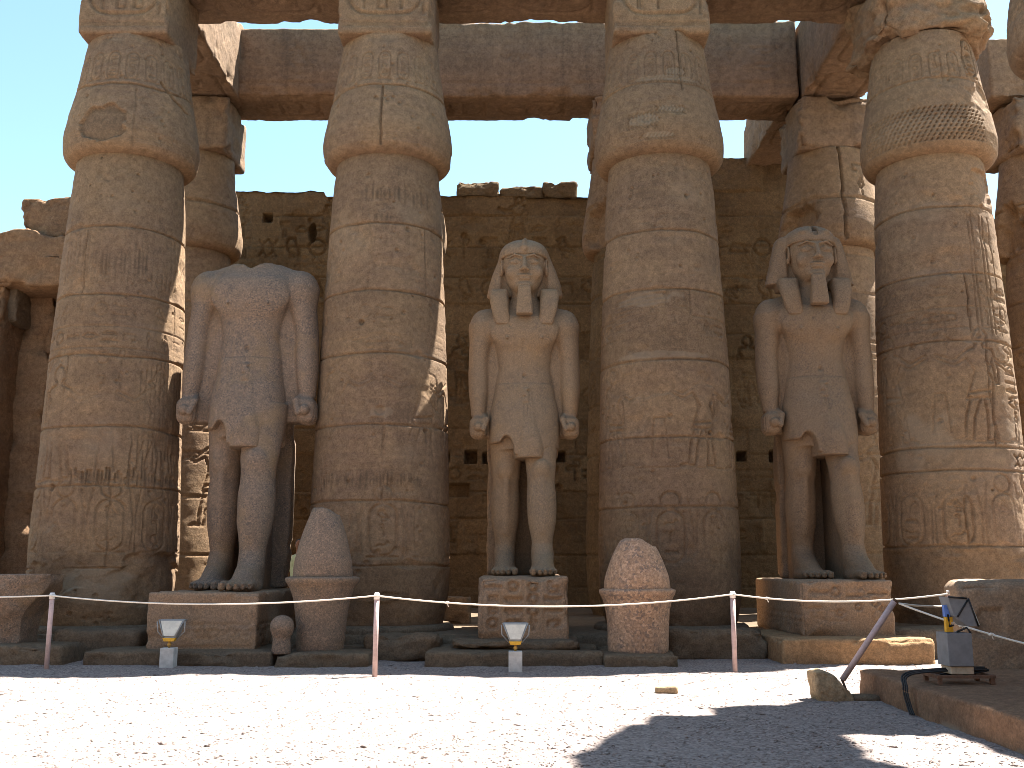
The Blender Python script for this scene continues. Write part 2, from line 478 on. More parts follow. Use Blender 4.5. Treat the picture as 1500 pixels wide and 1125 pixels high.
class Canvas:
    def __init__(s, xs, zs):
        s.xs, s.zs = np.asarray(xs, dtype=np.float64), np.asarray(zs, dtype=np.float64)
        sh = (len(s.zs), len(s.xs))
        s.H = np.zeros(sh, np.float32)
        s.stain = np.zeros(sh, np.float32)
        s.pale = np.zeros(sh, np.float32)
        s.tone = np.full(sh, 0.5, np.float32)
        s.rng = random.Random(len(s.xs) * 31 + int(abs(s.zs[0]) * 100))
    def win(s, x0, x1, z0, z1):
        a, b = np.searchsorted(s.xs, (x0, x1))
        c, d = np.searchsorted(s.zs, (z0, z1))
        return slice(c, d), slice(a, b)
    def line(s, pts, w=0.03, d=0.025):
        for (x0, z0), (x1, z1) in zip(pts[:-1], pts[1:]):
            m = w * 1.05
            sl = s.win(min(x0, x1) - m, max(x0, x1) + m, min(z0, z1) - m, max(z0, z1) + m)
            X, Z = s.xs[sl[1]][None, :], s.zs[sl[0]][:, None]
            if X.size == 0 or Z.size == 0:
                continue
            dx, dz = x1 - x0, z1 - z0
            L = dx * dx + dz * dz + 1e-9
            t = np.clip(((X - x0) * dx + (Z - z0) * dz) / L, 0, 1)
            q = ((X - x0 - t * dx) ** 2 + (Z - z0 - t * dz) ** 2) / (w * w)
            s.H[sl] = np.maximum(s.H[sl], 1.1 * d * np.clip((1 - q) * 2.0, 0, 1))
    def circle(s, x, z, r, w=0.03, d=0.025, rz=None):
        rz = rz or r
        s.line([(x + r * math.cos(t * math.pi / 10), z + rz * math.sin(t * math.pi / 10)) for t in range(21)], w, d)
    def disc(s, x, z, r, d, soft=0.3):
        sl = s.win(x - r, x + r, z - r, z + r)
        X, Z = s.xs[sl[1]][None, :], s.zs[sl[0]][:, None]
        q = np.sqrt((X - x) ** 2 + (Z - z) ** 2) / r
        s.H[sl] = np.maximum(s.H[sl], d * np.clip((1 - q) / soft, 0, 1))
    def rrect(s, x0, x1, z0, z1, r, w=0.03, d=0.025):
        p = []
        for cx, cz, a in ((x1 - r, z1 - r, 0), (x0 + r, z1 - r, 1), (x0 + r, z0 + r, 2), (x1 - r, z0 + r, 3)):
            for k in range(6):
                t = (a + k / 5) * math.pi / 2
                p.append((cx + r * math.cos(t), cz + r * math.sin(t)))
        s.line(p + [p[0]], w, d)
    def hole(s, x0, x1, z0, z1, d):
        sl = s.win(x0, x1, z0, z1)
        s.H[sl] = d
    def glyph(s, name, x, z, w, h, lw=0.022, d=0.022, flip=False):
        if name == 'sun':
            s.circle(x + w / 2, z + h / 2, min(w, h) * .42, lw, d)
            return
        for pl in GLYPHS[name]:
            s.line([(x + ((1 - a) if flip else a) * w, z + b * h) for a, b in pl], lw, d)
    def text(s, x0, x1, z0, z1, size, lw=0.022, d=0.022, gap=0.25, prob=1.0, vertical=False):
        """fills a box with rows (or columns) of signs"""
        rng = s.rng
        nx = max(1, int((x1 - x0) / (size * (1 + gap))))
        nz = max(1, int((z1 - z0) / (size * (1 + gap))))
        cw, ch = (x1 - x0) / nx, (z1 - z0) / nz
        for i in range(nx):
            for j in range(nz):
                if rng.random() > prob:
                    continue
                g = rng.choice(GK + ['sun', 'sun', 'reed', 'owl', 'bird'])
                if g in ('water', 'mouth', 'snake', 'basket', 'bolt', 'loaf') and rng.random() < .6:
                    s.glyph(g, x0 + i * cw + cw * .1, z0 + j * ch + ch * .5, cw * .8, ch * .4, lw, d)
                    g2 = rng.choice(['loaf', 'water', 'mouth', 'bolt', 'basket', 'arm'])
                    s.glyph(g2, x0 + i * cw + cw * .1, z0 + j * ch + ch * .05, cw * .8, ch * .4, lw, d)
                else:
                    s.glyph(g, x0 + i * cw + cw * .1, z0 + j * ch + ch * .08, cw * .8, ch * .84, lw, d, rng.random() < .3)
    def cartouche(s, x, z, w, h, lw=0.03, d=0.03, disc=False):
        """upright royal ring with signs inside, standing at x,z"""
        s.rrect(x - w / 2, x + w / 2, z, z + h, w * .48, lw, d)
        s.line([(x - w * .55, z - lw), (x + w * .55, z - lw)], lw, d)
        n = max(2, int(h / (w * .62)))
        for k in range(n):
            s.text(x - w * .3, x + w * .3, z + h * (.08 + .84 * k / n), z + h * (.08 + .84 * (k + .95) / n), w * .42, lw * .7, d * .8)
        if disc:
            s.circle(x, z + h + w * .42, w * .36, lw, d)
    def hcartouche(s, x0, x1, z0, z1, lw=0.035, d=0.035):
        s.rrect(x0, x1, z0, z1, (z1 - z0) * .46, lw, d)
        s.line([(x1 + lw * 1.5, z0), (x1 + lw * 1.5, z1)], lw, d)
        n = max(3, int((x1 - x0) / ((z1 - z0) * .55)))
        cw = (x1 - x0 - (z1 - z0) * .4) / n
        names = ['sun', 'seated', 'throne', 'reed', 'djed', 'water', 'feather', 'owl', 'ankh']
        for k in range(n):
            s.glyph(s.rng.choice(names), x0 + (z1 - z0) * .2 + k * cw, z0 + (z1 - z0) * .15, cw * .8, (z1 - z0) * .7, lw * .8, d)
    def figure(s, x, z, h, lw=0.03, d=0.03, flip=False):
        for pl in FIGURE:
            s.line([(x + (-a if flip else a) * h, z + b * h) for a, b in pl], lw, d)
    def joint(s, z, amp=0.03, w=0.02, d=0.03, seed=0, chip=0.05, x0=None, x1=None):
        X = s.xs
        zc = z + (fbm(X * 1.1 + seed * 7.3, X * 0 + seed, X * 0, 4, seed) - .5) * 2 * amp
        m = np.ones_like(X)
        if x0 is not None:
            m = ((X > x0) & (X < x1)).astype(float)
        wl_ = w * (.6 + 1.3 * fbm(X * 2.3, X * 0 + 3, X * 0, 3, seed + 5))
        ch = np.clip(fbm(X * 1.7, X * 0 + 9, X * 0, 4, seed + 11) - .55, 0, 1) * 4 * chip
        sl = s.win(s.xs[0] - 1, s.xs[-1] + 1, z - .35, z + .35)
        Z = s.zs[sl[0]][:, None]
        dist = np.abs(Z - zc[None, :])
        g = d * np.clip(1 - (dist / wl_[None, :]) ** 2, 0, 1)
        c2 = np.where(Z < zc[None, :], .55, 1.0) * .6
        g = np.maximum(g, ch[None, :] * .8 * np.clip(1 - dist / (ch[None, :] * 2.5 + 1e-4) / c2, 0, 1))
        s.H[sl] = np.maximum(s.H[sl], g * m[None, :])
        return zc
    def vcrack(s, x, z0, z1, w=0.018, d=0.03, amp=0.05, seed=0):
        n = max(3, int((z1 - z0) / .08))
        rng = random.Random(seed)
        p, xx = [], x
        for k in range(n + 1):
            p.append((xx, z0 + (z1 - z0) * k / n))
            xx += rng.uniform(-amp, amp) * .5 + (x - xx) * .2
        s.line(p, w, d)
    def blob(s, x, z, rx, rz, field, val, seed=0, soft=.25, rough=.6):
        sl = s.win(x - rx * 1.7, x + rx * 1.7, z - rz * 1.7, z + rz * 1.7)
        X, Z = np.meshgrid(s.xs[sl[1]], s.zs[sl[0]])
        if X.size == 0:
            return
        q = np.sqrt(((X - x) / rx) ** 2 + ((Z - z) / rz) ** 2) + (fbm(X * 2.2 / max(rx, .3), Z * 2.2 / max(rz, .3), X * 0, 4, seed) - .5) * 2 * rough
        k = sstep(1, 1 - soft, q)
        A = getattr(s, field)
        A[sl] = np.maximum(A[sl], (k * val).astype(np.float32)) if val > 0 else np.minimum(A[sl], (k * val).astype(np.float32))
        return k
    def fringe(s, x0, x1, z0, z1, n, d=0.04, w=0.025, stain=.7, seed=0):
        """row of vertical worn pits, darkened"""
        rng = random.Random(seed)
        for k in range(n):
            x = x0 + (x1 - x0) * (k + rng.uniform(.2, .8)) / n
            a = z0 + rng.uniform(0, .35) * (z1 - z0)
            b = z1 - rng.uniform(0, .35) * (z1 - z0)
            ww = w * rng.uniform(.6, 1.3)
            s.line([(x, a), (x + rng.uniform(-.01, .01), b)], ww, d * rng.uniform(.5, 1))
            sl = s.win(x - ww * 1.6, x + ww * 1.6, a - .05, b + .05)
            X, Z = s.xs[sl[1]][None, :], s.zs[sl[0]][:, None]
            k_ = np.clip(1 - np.abs(X - x) / (ww * 1.6), 0, 1) * sstep(a - .05, a + .1, Z) * sstep(b + .05, b - .1, Z)
            s.stain[sl] = np.maximum(s.stain[sl], (k_ * stain * rng.uniform(.4, 1)).astype(np.float32))

# ------------------------------------------------------------------ builders
def column_piece(name, cx, cy, zk, rk, draw, mat, parent, seed, res=0.017, R0=1.25, lump=0.03, rough=1.0, facing=None):
    """A surface of revolution facing the camera, with carved relief (part meshes are local to parent at (cx,cy,pz))."""
    z0, z1 = zk[0], zk[-1]
    nz = max(6, int((z1 - z0) / res) + 1)
    zs = np.linspace(z0, z1, nz)
    front = np.arange(-1.95, 1.95, res / R0)
    back = np.linspace(1.95, 2 * math.pi - 1.95, 24, endpoint=False)
    phi = np.concatenate([front, back])
    nf = len(front)
    cv = Canvas(front * R0, zs)
    cv.seed = seed
    if draw:
        draw(cv)
    d0 = math.atan2(-cy, -cx) if facing is None else facing
    rz = hermite(zk, rk)(zs)
    ang = d0 + phi
    RR = np.repeat(rz[:, None], len(phi), 1)
    X0, Y0 = np.cos(ang)[None, :] * RR, np.sin(ang)[None, :] * RR
    Z0 = np.repeat(zs[:, None], len(phi), 1)
    wx, wy = X0 + cx, Y0 + cy
    n1 = fbm(wx * .9, wy * .9, Z0 * .9, 3, seed) - .5
    n2 = fbm(wx * 5, wy * 5, Z0 * 5, 4, seed + 40) - .5
    er = np.clip(fbm(wx * 1.6, wy * 1.6, Z0 * 1.6, 4, seed + 80) - .62, 0, 1)
    RR = RR + lump * n1 + rough * (.018 * n2 - er * .22)
    H = np.zeros_like(RR)
    H[:, :nf] = cv.H
    RR = RR - H
    V = np.stack([np.cos(ang)[None, :] * RR, np.sin(ang)[None, :] * RR, Z0], -1).reshape(-1, 3)
    def full(a, dv):
        A = np.full(RR.shape, dv, np.float32)
        A[:, :nf] = a
        return A
    q = gridq(len(phi), nz, True)
    faces = [q]
    n = len(phi)
    V = np.vstack([V, [[0, 0, z0], [0, 0, z1]]])
    i = np.arange(n)
    faces.append(np.stack([np.full(n, len(V) - 1), (nz - 1) * n + i, (nz - 1) * n + (i + 1) % n], 1))
    faces.append(np.stack([np.full(n, len(V) - 2), (i + 1) % n, i], 1))
    at_ = {}
    for k, dv in (('tone', .5), ('stain', 0), ('pale', 0)):
        at_[k] = np.concatenate([full(getattr(cv, k), dv).ravel(), [dv, dv]])
    return mesh_np(name, V, faces, mat, parent, at_)

def hermite(zk, vk):
    zk, vk = np.asarray(zk, float), np.asarray(vk, float)
    h = np.diff(zk)
    s = np.diff(vk) / h
    m = np.zeros_like(vk)
    m[0], m[-1] = s[0], s[-1]
    for i in range(1, len(zk) - 1):
        m[i] = 0 if s[i - 1] * s[i] <= 0 else 2 * s[i - 1] * s[i] / (s[i - 1] + s[i])
    def f(z):
        z = np.asarray(z)
        i = np.clip(np.searchsorted(zk, z) - 1, 0, len(zk) - 2)
        t = np.clip((z - zk[i]) / h[i], 0, 1)
        t2, t3 = t * t, t * t * t
        return ((2 * t3 - 3 * t2 + 1) * vk[i] + (t3 - 2 * t2 + t) * h[i] * m[i] + (-2 * t3 + 3 * t2) * vk[i + 1] + (t3 - t2) * h[i] * m[i + 1])
    return f

def block(name, size, loc, mat, parent=None, rotz=0.0, res=0.06, rad=0.04, amp=0.02, chip=0.12, seed=0, draw=None, draw_x=None, draw_bottom=None,
          taper=None, warp=None, tilt=(0, 0), freq=2.2, chipf=1.6, chipt=.5):
    """weathered ashlar: rounded, chipped and gently uneven box; loc is the centre (local to parent), size full."""
    hx, hy, hz = (s / 2 for s in size)
    nx, ny, nz = (max(2, int(round(s / res))) for s in size)
    gx, gy, gz = np.linspace(-hx, hx, nx + 1), np.linspace(-hy, hy, ny + 1), np.linspace(-hz, hz, nz + 1)
    idx = -np.ones((nx + 1, ny + 1, nz + 1), np.int64)
    I, J, K = np.meshgrid(np.arange(nx + 1), np.arange(ny + 1), np.arange(nz + 1), indexing='ij')
    surf = (I == 0) | (I == nx) | (J == 0) | (J == ny) | (K == 0) | (K == nz)
    idx[surf] = np.arange(surf.sum())
    I, J, K = I[surf], J[surf], K[surf]
    P = np.stack([gx[I], gy[J], gz[K]], 1)
    fs = []
    def add(a, b, c, d, flip):
        q = np.stack([a.ravel(), b.ravel(), c.ravel(), d.ravel()], 1)
        fs.append(q[:, ::-1] if flip else q)
    for A, fl in ((idx[0], True), (idx[-1], False)):
        add(A[:-1, :-1], A[1:, :-1], A[1:, 1:], A[:-1, 1:], fl)
    for A, fl in ((idx[:, 0], False), (idx[:, -1], True)):
        add(A[:-1, :-1], A[1:, :-1], A[1:, 1:], A[:-1, 1:], fl)
    for A, fl in ((idx[:, :, 0], True), (idx[:, :, -1], False)):
        add(A[:-1, :-1], A[1:, :-1], A[1:, 1:], A[:-1, 1:], fl)
    H3 = np.array([hx, hy, hz])
    off = np.array(loc) + seed * 3.7
    W = P + off
    rr = rad * (.5 + 1.2 * fbm(W[:, 0] * 1.3, W[:, 1] * 1.3, W[:, 2] * 1.3, 3, seed))[:, None]
    rr = np.minimum(rr, min(H3) * .9)
    q = np.clip(P, -(H3 - rr), H3 - rr)
    dv = P - q
    ln = np.linalg.norm(dv, axis=1, keepdims=True)
    N = dv / np.maximum(ln, 1e-6)
    P2 = q + N * rr
    gap = np.sort(H3 - np.abs(P), axis=1)
    e = gap[:, 1]
    c = np.clip(fbm(W[:, 0] * chipf, W[:, 1] * chipf, W[:, 2] * chipf, 4, seed + 3) - chipt, 0, 1) * 2.5
    ch = chip * c * np.exp(-e / (.10 + chip * .6))
    bm = (fbm(W[:, 0] * freq, W[:, 1] * freq, W[:, 2] * freq, 4, seed + 9) - .5) * 2 * amp
    bm += (fbm(W[:, 0] * 9, W[:, 1] * 9, W[:, 2] * 9, 3, seed + 19) - .5) * amp * .6
    # chips eat inwards on both neighbouring faces
    Cn = -P / np.maximum(np.linalg.norm(P / H3, axis=1, keepdims=True), 1e-6)
    near = np.sort(np.abs(P) / H3, axis=1)
    P3 = P2 + N * (bm - ch)[:, None]
    inw = np.sign(P) * (np.exp(-(H3 - np.abs(P)) / .15))
    P3 -= inw * (ch * .6)[:, None]
    tone = np.full(len(P), .5, np.float32)
    stain = np.zeros(len(P), np.float32)
    pale = np.zeros(len(P), np.float32)
    for fn, sel, ga, ia, ax, sg in ((draw, J == 0, gx, I, 1, 1), (draw_x, (I == nx) if not (draw_x and draw_x[1] < 0) else (I == 0), gy, J, 0, None), ):
        if fn is None:
            continue
        f = fn
        if ax == 0:
            f, side = fn
            sg = -side
        cv = Canvas(ga, gz)
        f(cv)
        P3[sel, ax] += sg * cv.H[K[sel], ia[sel]]
        stain[sel] = cv.stain[K[sel], ia[sel]]
        pale[sel] = cv.pale[K[sel], ia[sel]]
    if draw_bottom:
        sel = K == 0
        cv = Canvas(gx, gy)
        draw_bottom(cv)
        P3[sel, 2] += cv.H[J[sel], I[sel]]
    if taper is not None:
        t = (P3[:, 2] + hz) / (2 * hz)
        P3[:, 0] *= 1 + (taper[0] - 1) * t
        P3[:, 1] *= 1 + (taper[1] - 1) * t
    if warp is not None:
        P3 = warp(P3)
    ca, sa = math.cos(rotz), math.sin(rotz)
    X, Y = P3[:, 0].copy(), P3[:, 1].copy()
    P3[:, 0], P3[:, 1] = X * ca - Y * sa, X * sa + Y * ca
    P3 = P3 + np.array(loc)
    return mesh_np(name, P3, [np.concatenate(fs)], mat, parent, {'tone': tone, 'stain': stain, 'pale': pale})

def single(name, label, cat, size, base, mat, group=None, **kw):
    """a thing that is one block; base = centre of its underside"""
    o = block(name, size, (0, 0, size[2] / 2), mat, None, **kw)
    o.location = base
    return tag(o, label, cat, group)

# ------------------------------------------------------------------ ground
def far_axis(a, b, step, far):
    n = np.arange(a, b + 1e-6, step)
    f = np.array([far, far * .5, far * .25, far * .12])
    lo = a - f
    hi = b + f[::-1]
    return np.concatenate([lo, n, hi])
gx_ = far_axis(-14, 14, .07, 320)
gy_ = far_axis(5.5, 20, .07, 320)
GX, GY = np.meshgrid(gx_, gy_)
def ground_h(x, y):
    x, y = np.asarray(x, float), np.asarray(y, float)
    a = np.clip(1 - np.maximum(np.maximum(np.abs(x) - 12, 0), np.maximum(np.abs(y - 12) - 8, 0)) / 2, 0, 1)
    return a * ((fbm(x * .45, y * .45, x * 0, 3, 3) - .5) * .10 + (fbm(x * 3.1, y * 3.1, x * 0, 3, 9) - .5) * .03)
GZ = ground_h(GX, GY) + (np.abs(GX) < 13.9) * (GY > 5.6) * (GY < 19.9) * (fbm(GX * 12, GY * 12, GX * 0, 2, 5) - .5) * .018
gq = gridq(len(gx_), len(gy_))
struct(mesh_np('ground', np.stack([GX, GY, GZ], -1).reshape(-1, 3), gq, M['gravel']))

# loose pebbles over the gravel, one uncountable mass
def pebbles(n):
    rng = np.random.default_rng(4)
    base = np.array([(1, 0, 0), (-1, 0, 0), (0, 1, 0), (0, -1, 0), (0, 0, 1), (0, 0, -1)], float)
    tri = np.array([(0, 2, 4), (2, 1, 4), (1, 3, 4), (3, 0, 4), (2, 0, 5), (1, 2, 5), (3, 1, 5), (0, 3, 5)])
    y = 8.0 + 10 * rng.random(n) ** 1.4
    x = (rng.random(n) * 2 - 1) * (y * .56)
    keep = ~((x > 4.3) & (y < 14))
    x, y = x[keep], y[keep]
    n = len(x)
    s = .006 + .011 * rng.random(n) ** 2.5 + (rng.random(n) < .006) * .02
    a = rng.random(n) * 6.28
    V = base[None] * (s[:, None, None] * np.stack([1 + .6 * rng.random(n), .8 + .4 * rng.random(n), .45 + .3 * rng.random(n)], 1)[:, None, :])
    V = V + rng.normal(0, .12, V.shape) * s[:, None, None]
    ca, sa = np.cos(a)[:, None], np.sin(a)[:, None]
    X = V[:, :, 0] * ca - V[:, :, 1] * sa + x[:, None]
    Y = V[:, :, 0] * sa + V[:, :, 1] * ca + y[:, None]
    Z = V[:, :, 2] + (ground_h(x, y) + s * .05)[:, None]
    F_ = (tri[None] + (np.arange(n) * 6)[:, None, None]).reshape(-1, 3)
    return mesh_np('loose_gravel', np.stack([X, Y, Z], -1).reshape(-1, 3), F_, M['gravel'], smooth=False)
struct(pebbles(24000), 'stuff')

FLOOR = 0.40
# raised stone floor under the colonnade
def floor_warp(P):
    return P
o = block('temple_floor', (60, 22.5, .8), (2, 18.9 + 11.25, FLOOR - .4), M['plinth'], res=.16, rad=.05, amp=.03, chip=.15, seed=5)
struct(o)

# ------------------------------------------------------------------ columns
SHAFT_Z = [.32, .5, .8, 1.2, 1.9, 3.35, 5.57, 7.3, 9.07, 9.86]
SHAFT_R = [1.20, 1.26, 1.33, 1.375, 1.39, 1.35, 1.287, 1.215, 1.125, 1.055]
CAP_Z = [9.78, 9.81, 9.86, 9.98, 10.25, 10.7, 11.37, 12.0, 12.5]
CAP_R = [1.03, 1.17, 1.26, 1.33, 1.355, 1.30, 1.175, 1.08, 1.01]

def shaft_draw(joints, feats, tones=None):
    def f(cv):
        sd_ = cv.seed
        zj = sorted(joints)
        prev = cv.zs[0]
        rng = random.Random(sd_)
        for k, z in enumerate(list(zj) + [99]):
            sl = cv.win(-9, 9, prev, z)
            cv.tone[sl] = rng.uniform(.25, .75)
            xx = rng.uniform(-1.2, 1.2)
            sl2 = cv.win(xx, 9, prev, z)
            cv.tone[sl2] += rng.uniform(-.12, .12)
            if k > 0 and z < 90 and rng.random() < .75:
                cv.vcrack(xx, prev, z, .018, .04, .03, sd_ * 13 + k)
            prev = z
        feats(cv)
        for k in range(9):
            cv.blob(rng.uniform(-2, 2), rng.uniform(.4, 1.7), rng.uniform(.6, 1.4), rng.uniform(.3, .8), 'stain', rng.uniform(.12, .34), sd_ + k, .7)
        for k in range(10):
            cv.blob(rng.uniform(-1.6, 1.6), rng.uniform(2.5, 9), rng.uniform(.3, .9), rng.uniform(.2, .6), rng.choice(['stain', 'pale']), rng.uniform(.08, .22), sd_ + k + 30, .8)
        Xc, Zc_ = np.meshgrid(cv.xs, cv.zs)
        cv.H *= (.18 + .82 * sstep(.36, .60, fbm(Xc * .9 + sd_, Zc_ * .9, Xc * 0, 4, sd_ + 3))).astype(np.float32)
        for k, z in enumerate(zj):
            cv.joint(z, .035, .019, .048, sd_ * 7 + k, .07)
        # small pits scattered over the old stone
        for k in range(90):
            cv.disc(rng.uniform(-2, 2), rng.uniform(cv.zs[0], cv.zs[-1]), rng.uniform(.02, .055), rng.uniform(.015, .04))
    return f

def cols_common(cv, zband, zfig, fig_h, zcart, seed):
    """the usual programme of carving on a shaft"""
    rng = random.Random(seed)
    for dz in (0, .42):
        cv.line([(-2.3, zband + dz), (2.3, zband + dz)], .018, .016)
    cv.text(-2.2, 2.2, zband + .05, zband + .38, .30, .02, .024, .2, .85)
    cv.figure(-1.05 + rng.uniform(-.1, .1), zfig, fig_h, .026, .034)
    cv.figure(.75 + rng.uniform(-.1, .1), zfig, fig_h, .026, .034, True)
    cv.figure(1.75, zfig, fig_h * .95, .026, .03, True)
    cv.line([(-.25, zfig + .15), (-.2, zfig + .9), (0, zfig + .9), (.05, zfig + .15)], .02, .022)
    cv.text(-.45, .25, zfig + fig_h * .75, zfig + fig_h * 1.15, .26, .018, .02)
    cv.text(-2.1, -1.35, zfig + fig_h * .5, zfig + fig_h * 1.1, .26, .018, .02, .2, .8)
    cv.line([(-2.3, zfig - .04), (2.3, zfig - .04)], .018, .02)
    for k in range(3):
        cv.text(-2.1, 2.1, zband + .55 + k * .8, zband + .95 + k * .8, .30, .016, .014, .2, .6)
    for x in (-1.55, -.75, 0.05, .85, 1.65):
        cv.cartouche(x, zcart, .46, .95, .024, .03, True)
        for s_ in (-1, 1):
            cv.line([(x + s_ * .36, zcart), (x + s_ * .38, zcart + .6), (x + s_ * .3, zcart + 1.15)], .02, .02)

def f1(cv):   # first column: fluted papyrus stems, pitted
    cols_common(cv, zat(527, 20.5), zat(708, 20.4), 2.2, zat(808, 20.3), 1)
    for x in np.arange(-1.35, 1.2, .12):
        cv.line([(x, zat(425, 20)), (x + .01, zat(350, 20) - .1 * math.sin(x * 5))], .022, .016)
    cv.fringe(-.6, .5, zat(420, 20), zat(375, 20), 12, .035, .022, .55, 3)
    cv.fringe(-.7, 1.3, zat(718, 20), zat(690, 20), 30, .05, .026, .75, 4)
    for x in np.arange(.45, 1.75, .1):
        cv.line([(x, zat(690, 20)), (x, zat(520, 20) - .6 * abs(x - 1.2))], .024, .024)
    cv.fringe(.7, 1.6, zat(680, 20), zat(600, 20), 14, .03, .03, .4, 6)
    cv.blob(-.1, zat(855, 19.3), .75, .35, 'pale', .45, 3)
    cv.blob(1.0, zat(850, 19.3), 1.2, .5, 'H', .10, 8)
    cv.blob(-.9, zat(845, 19.3), .6, .4, 'H', .08, 9)
    cv.disc(-1.05, zat(718, 20), .07, .12)
    cv.disc(-.9, zat(770, 20), .05, .1)
def f2(cv):
    cols_common(cv, zat(530, 20.5), zat(690, 20.4), 2.25, zat(815, 20.3), 2)
    cv.fringe(-.6, 1.05, zat(315, 20), zat(285, 20), 16, .05, .03, .8, 13)
    cv.fringe(-.25, .12, zat(342, 20), zat(325, 20), 4, .05, .03, .8, 14)
    cv.fringe(-1.3, .75, zat(722, 20), zat(692, 20), 34, .045, .024, .65, 15)
    cv.vcrack(-.35, zat(425, 20), zat(328, 20), .022, .05, .06, 5)
    cv.disc(-.45, zat(484, 20), .06, .1)
    cv.disc(.85, zat(635, 20), .05, .1)
    cv.disc(-.05, zat(610, 20), .10, .05)
    cv.blob(-.05, zat(612, 20), .22, .10, 'pale', .3, 3)
    for k in range(5):
        cv.line([(-1.0, zat(262 + k * 14, 20)), (1.2, zat(258 + k * 15, 20))], .012, .008)
    cv.blob(.4, zat(900, 19.3), 1.4, .35, 'H', .05, 18)
def f3(cv):
    cols_common(cv, zat(512, 20.5), zat(690, 20.4), 1.95, zat(825, 20.3), 3)
    for k in range(7):
        z = zat(445 + k * 6, 20)
        cv.line([(-1.0, z - .05), (-.4, z), (.1, z + .04)], .03, .02)
    cv.blob(-.3, zat(450, 20), .65, .16, 'pale', .35, 23)
    cv.blob(-.1, zat(530, 20), .9, .10, 'pale', .4, 24)
    for x, y in ((1032, 530), (920, 740), (1040, 640)):
        cv.disc((x - 977) / 73., zat(y, 20), .05, .1)
    cv.rrect(-.1, .7, zat(415, 20), zat(330, 20), .05, .02, .02)
    cv.line([(.55, zat(420, 20)), (.6, zat(640, 20))], .016, .02)
    cv.blob(-.3, zat(880, 19.3), 1.2, .5, 'H', .05, 28)
    cv.blob(-.4, zat(570, 19.6), .8, .28, 'H', .03, 29)
def f4(cv):
    cols_common(cv, zat(500, 20.5), zat(655, 20.4), 2.2, zat(800, 20.3), 4)
    cv.blob(-.35, zat(650, 20), .7, .65, 'pale', .40, 33, .5)
    cv.blob(.2, zat(690, 20), 1.2, .5, 'pale', .22, 34, .6)
    cv.disc(-.55, zat(513, 20), .07, .12)
    for x in (.7, .78, 1.0, 1.1, 1.3):
        cv.line([(x, zat(500, 20)), (x + .02, zat(330, 20))], .02, .025)
    cv.text(1.15, 1.75, zat(720, 20), zat(430, 20), .3, .025, .05, .15)
    cv.blob(1.65, zat(760, 20), .5, .8, 'H', .16, 36, .8)
    cv.blob(1.4, zat(285, 20), .6, .45, 'H', .09, 37)
    cv.blob(-.2, zat(850, 19.3), 2.0, .7, 'H', .04, 38)
def f5(cv):
    cols_common(cv, 5.4, 3.3, 2.2, 1.7, 5)

def cap_feats(kind):
    def f(cv):
        sd_ = cv.seed
        rng = random.Random(sd_)
        cv.tone[:] = rng.uniform(.35, .65)
        zs_ = cv.zs
        for x in np.arange(-1.8, 1.9, .42):
            cv.cartouche(x, 11.35, .26, .62, .016, .018, False)
        if kind == 1:
            cv.joint(11.25, .12, .02, .05, 2, .06)
            cv.vcrack(.0, 9.9, 11.1, .02, .02, .02, 4)
            cv.blob(-.62, 10.35, .5, .42, 'H', .07, 6, .12, .35)
            cv.blob(-.62, 10.35, .5, .42, 'stain', .30, 6, .12, .35)
            cv.line([(.5, 11.4), (.8, 11.1), (1.2, 10.95)], .03, .06)
            cv.blob(.3, 10.85, .35, .3, 'H', .02, 9, .6, .8)
        if kind == 2:
            cv.joint(11.2, .02, .022, .045, 3, .06)
            cv.vcrack(-.15, 9.9, 11.15, .022, .06, .02, 6)
        if kind == 3:
            cv.vcrack(.55, 11.1, 12.5, .022, .05, .02, 9)
            cv.joint(11.25, .03, .02, .03, 5, .04)
            # repaired patches pecked with a herring-bone pattern
            for (x0, x1, z0, z1) in ((-.55, .02, 10.25, 10.55), (-.3, .35, 10.0, 10.12), (0.0, .6, 10.55, 10.72), (-.5, 1.1, 11.30, 11.42), (0.2, .7, 11.42, 11.62)):
                cv.blob((x0 + x1) / 2, (z0 + z1) / 2, (x1 - x0) / 2, (z1 - z0) / 2, 'pale', .5, 4, .2, .3)
                for x in np.arange(x0, x1, .075):
                    for k, z in enumerate(np.arange(z0, z1, .06)):
                        s_ = .02 if k % 2 else -.02
                        cv.line([(x - .02, z - s_), (x + .02, z + s_)], .013, .025)
        if kind == 4:
            cv.joint(11.35, .04, .02, .035, 7, .08)
            for i, z in enumerate(np.arange(10.0, 10.75, .085)):
                for x in np.arange(-1.3 + (i % 2) * .05, 1.2 - max(0, i - 6) * .1, .10):
                    cv.line([(x - .012, z - .018), (x + .014, z + .018)], .016, .045)
            cv.blob(-.2, 10.3, 1.1, .3, 'pale', .22, 4, .4, .3)
            cv.cartouche(1.25, 11.5, .36, .85, .03, .05, False)
            cv.blob(1.4, 11.0, .5, .4, 'H', .06, 11, .7)
        # bands of binding lines under the bud
        for k in range(5):
            cv.line([(-2.2, 9.98 + k * .05), (2.2, 9.98 + k * .05)], .010, .008)
        for k in range(60):
            cv.disc(rng.uniform(-2, 2), rng.uniform(zs_[0], zs_[-1]), rng.uniform(.015, .05), rng.uniform(.01, .035))
    return f

def abacus_draw(cart):
    def f(cv):
        x0, x1, z0, z1 = cv.xs[0], cv.xs[-1], cv.zs[0], cv.zs[-1]
        if cart:
            cv.hcartouche(x0 + .22, x1 - .25, z0 + .45, z1 - .35, .035, .045)
            cv.line([(x0 + .1, z0 + .25), (x1 - .1, z0 + .25)], .02, .025)
            cv.line([(x0 + .1, z0 + .18), (x1 - .1, z0 + .18)], .02, .025)
    return f

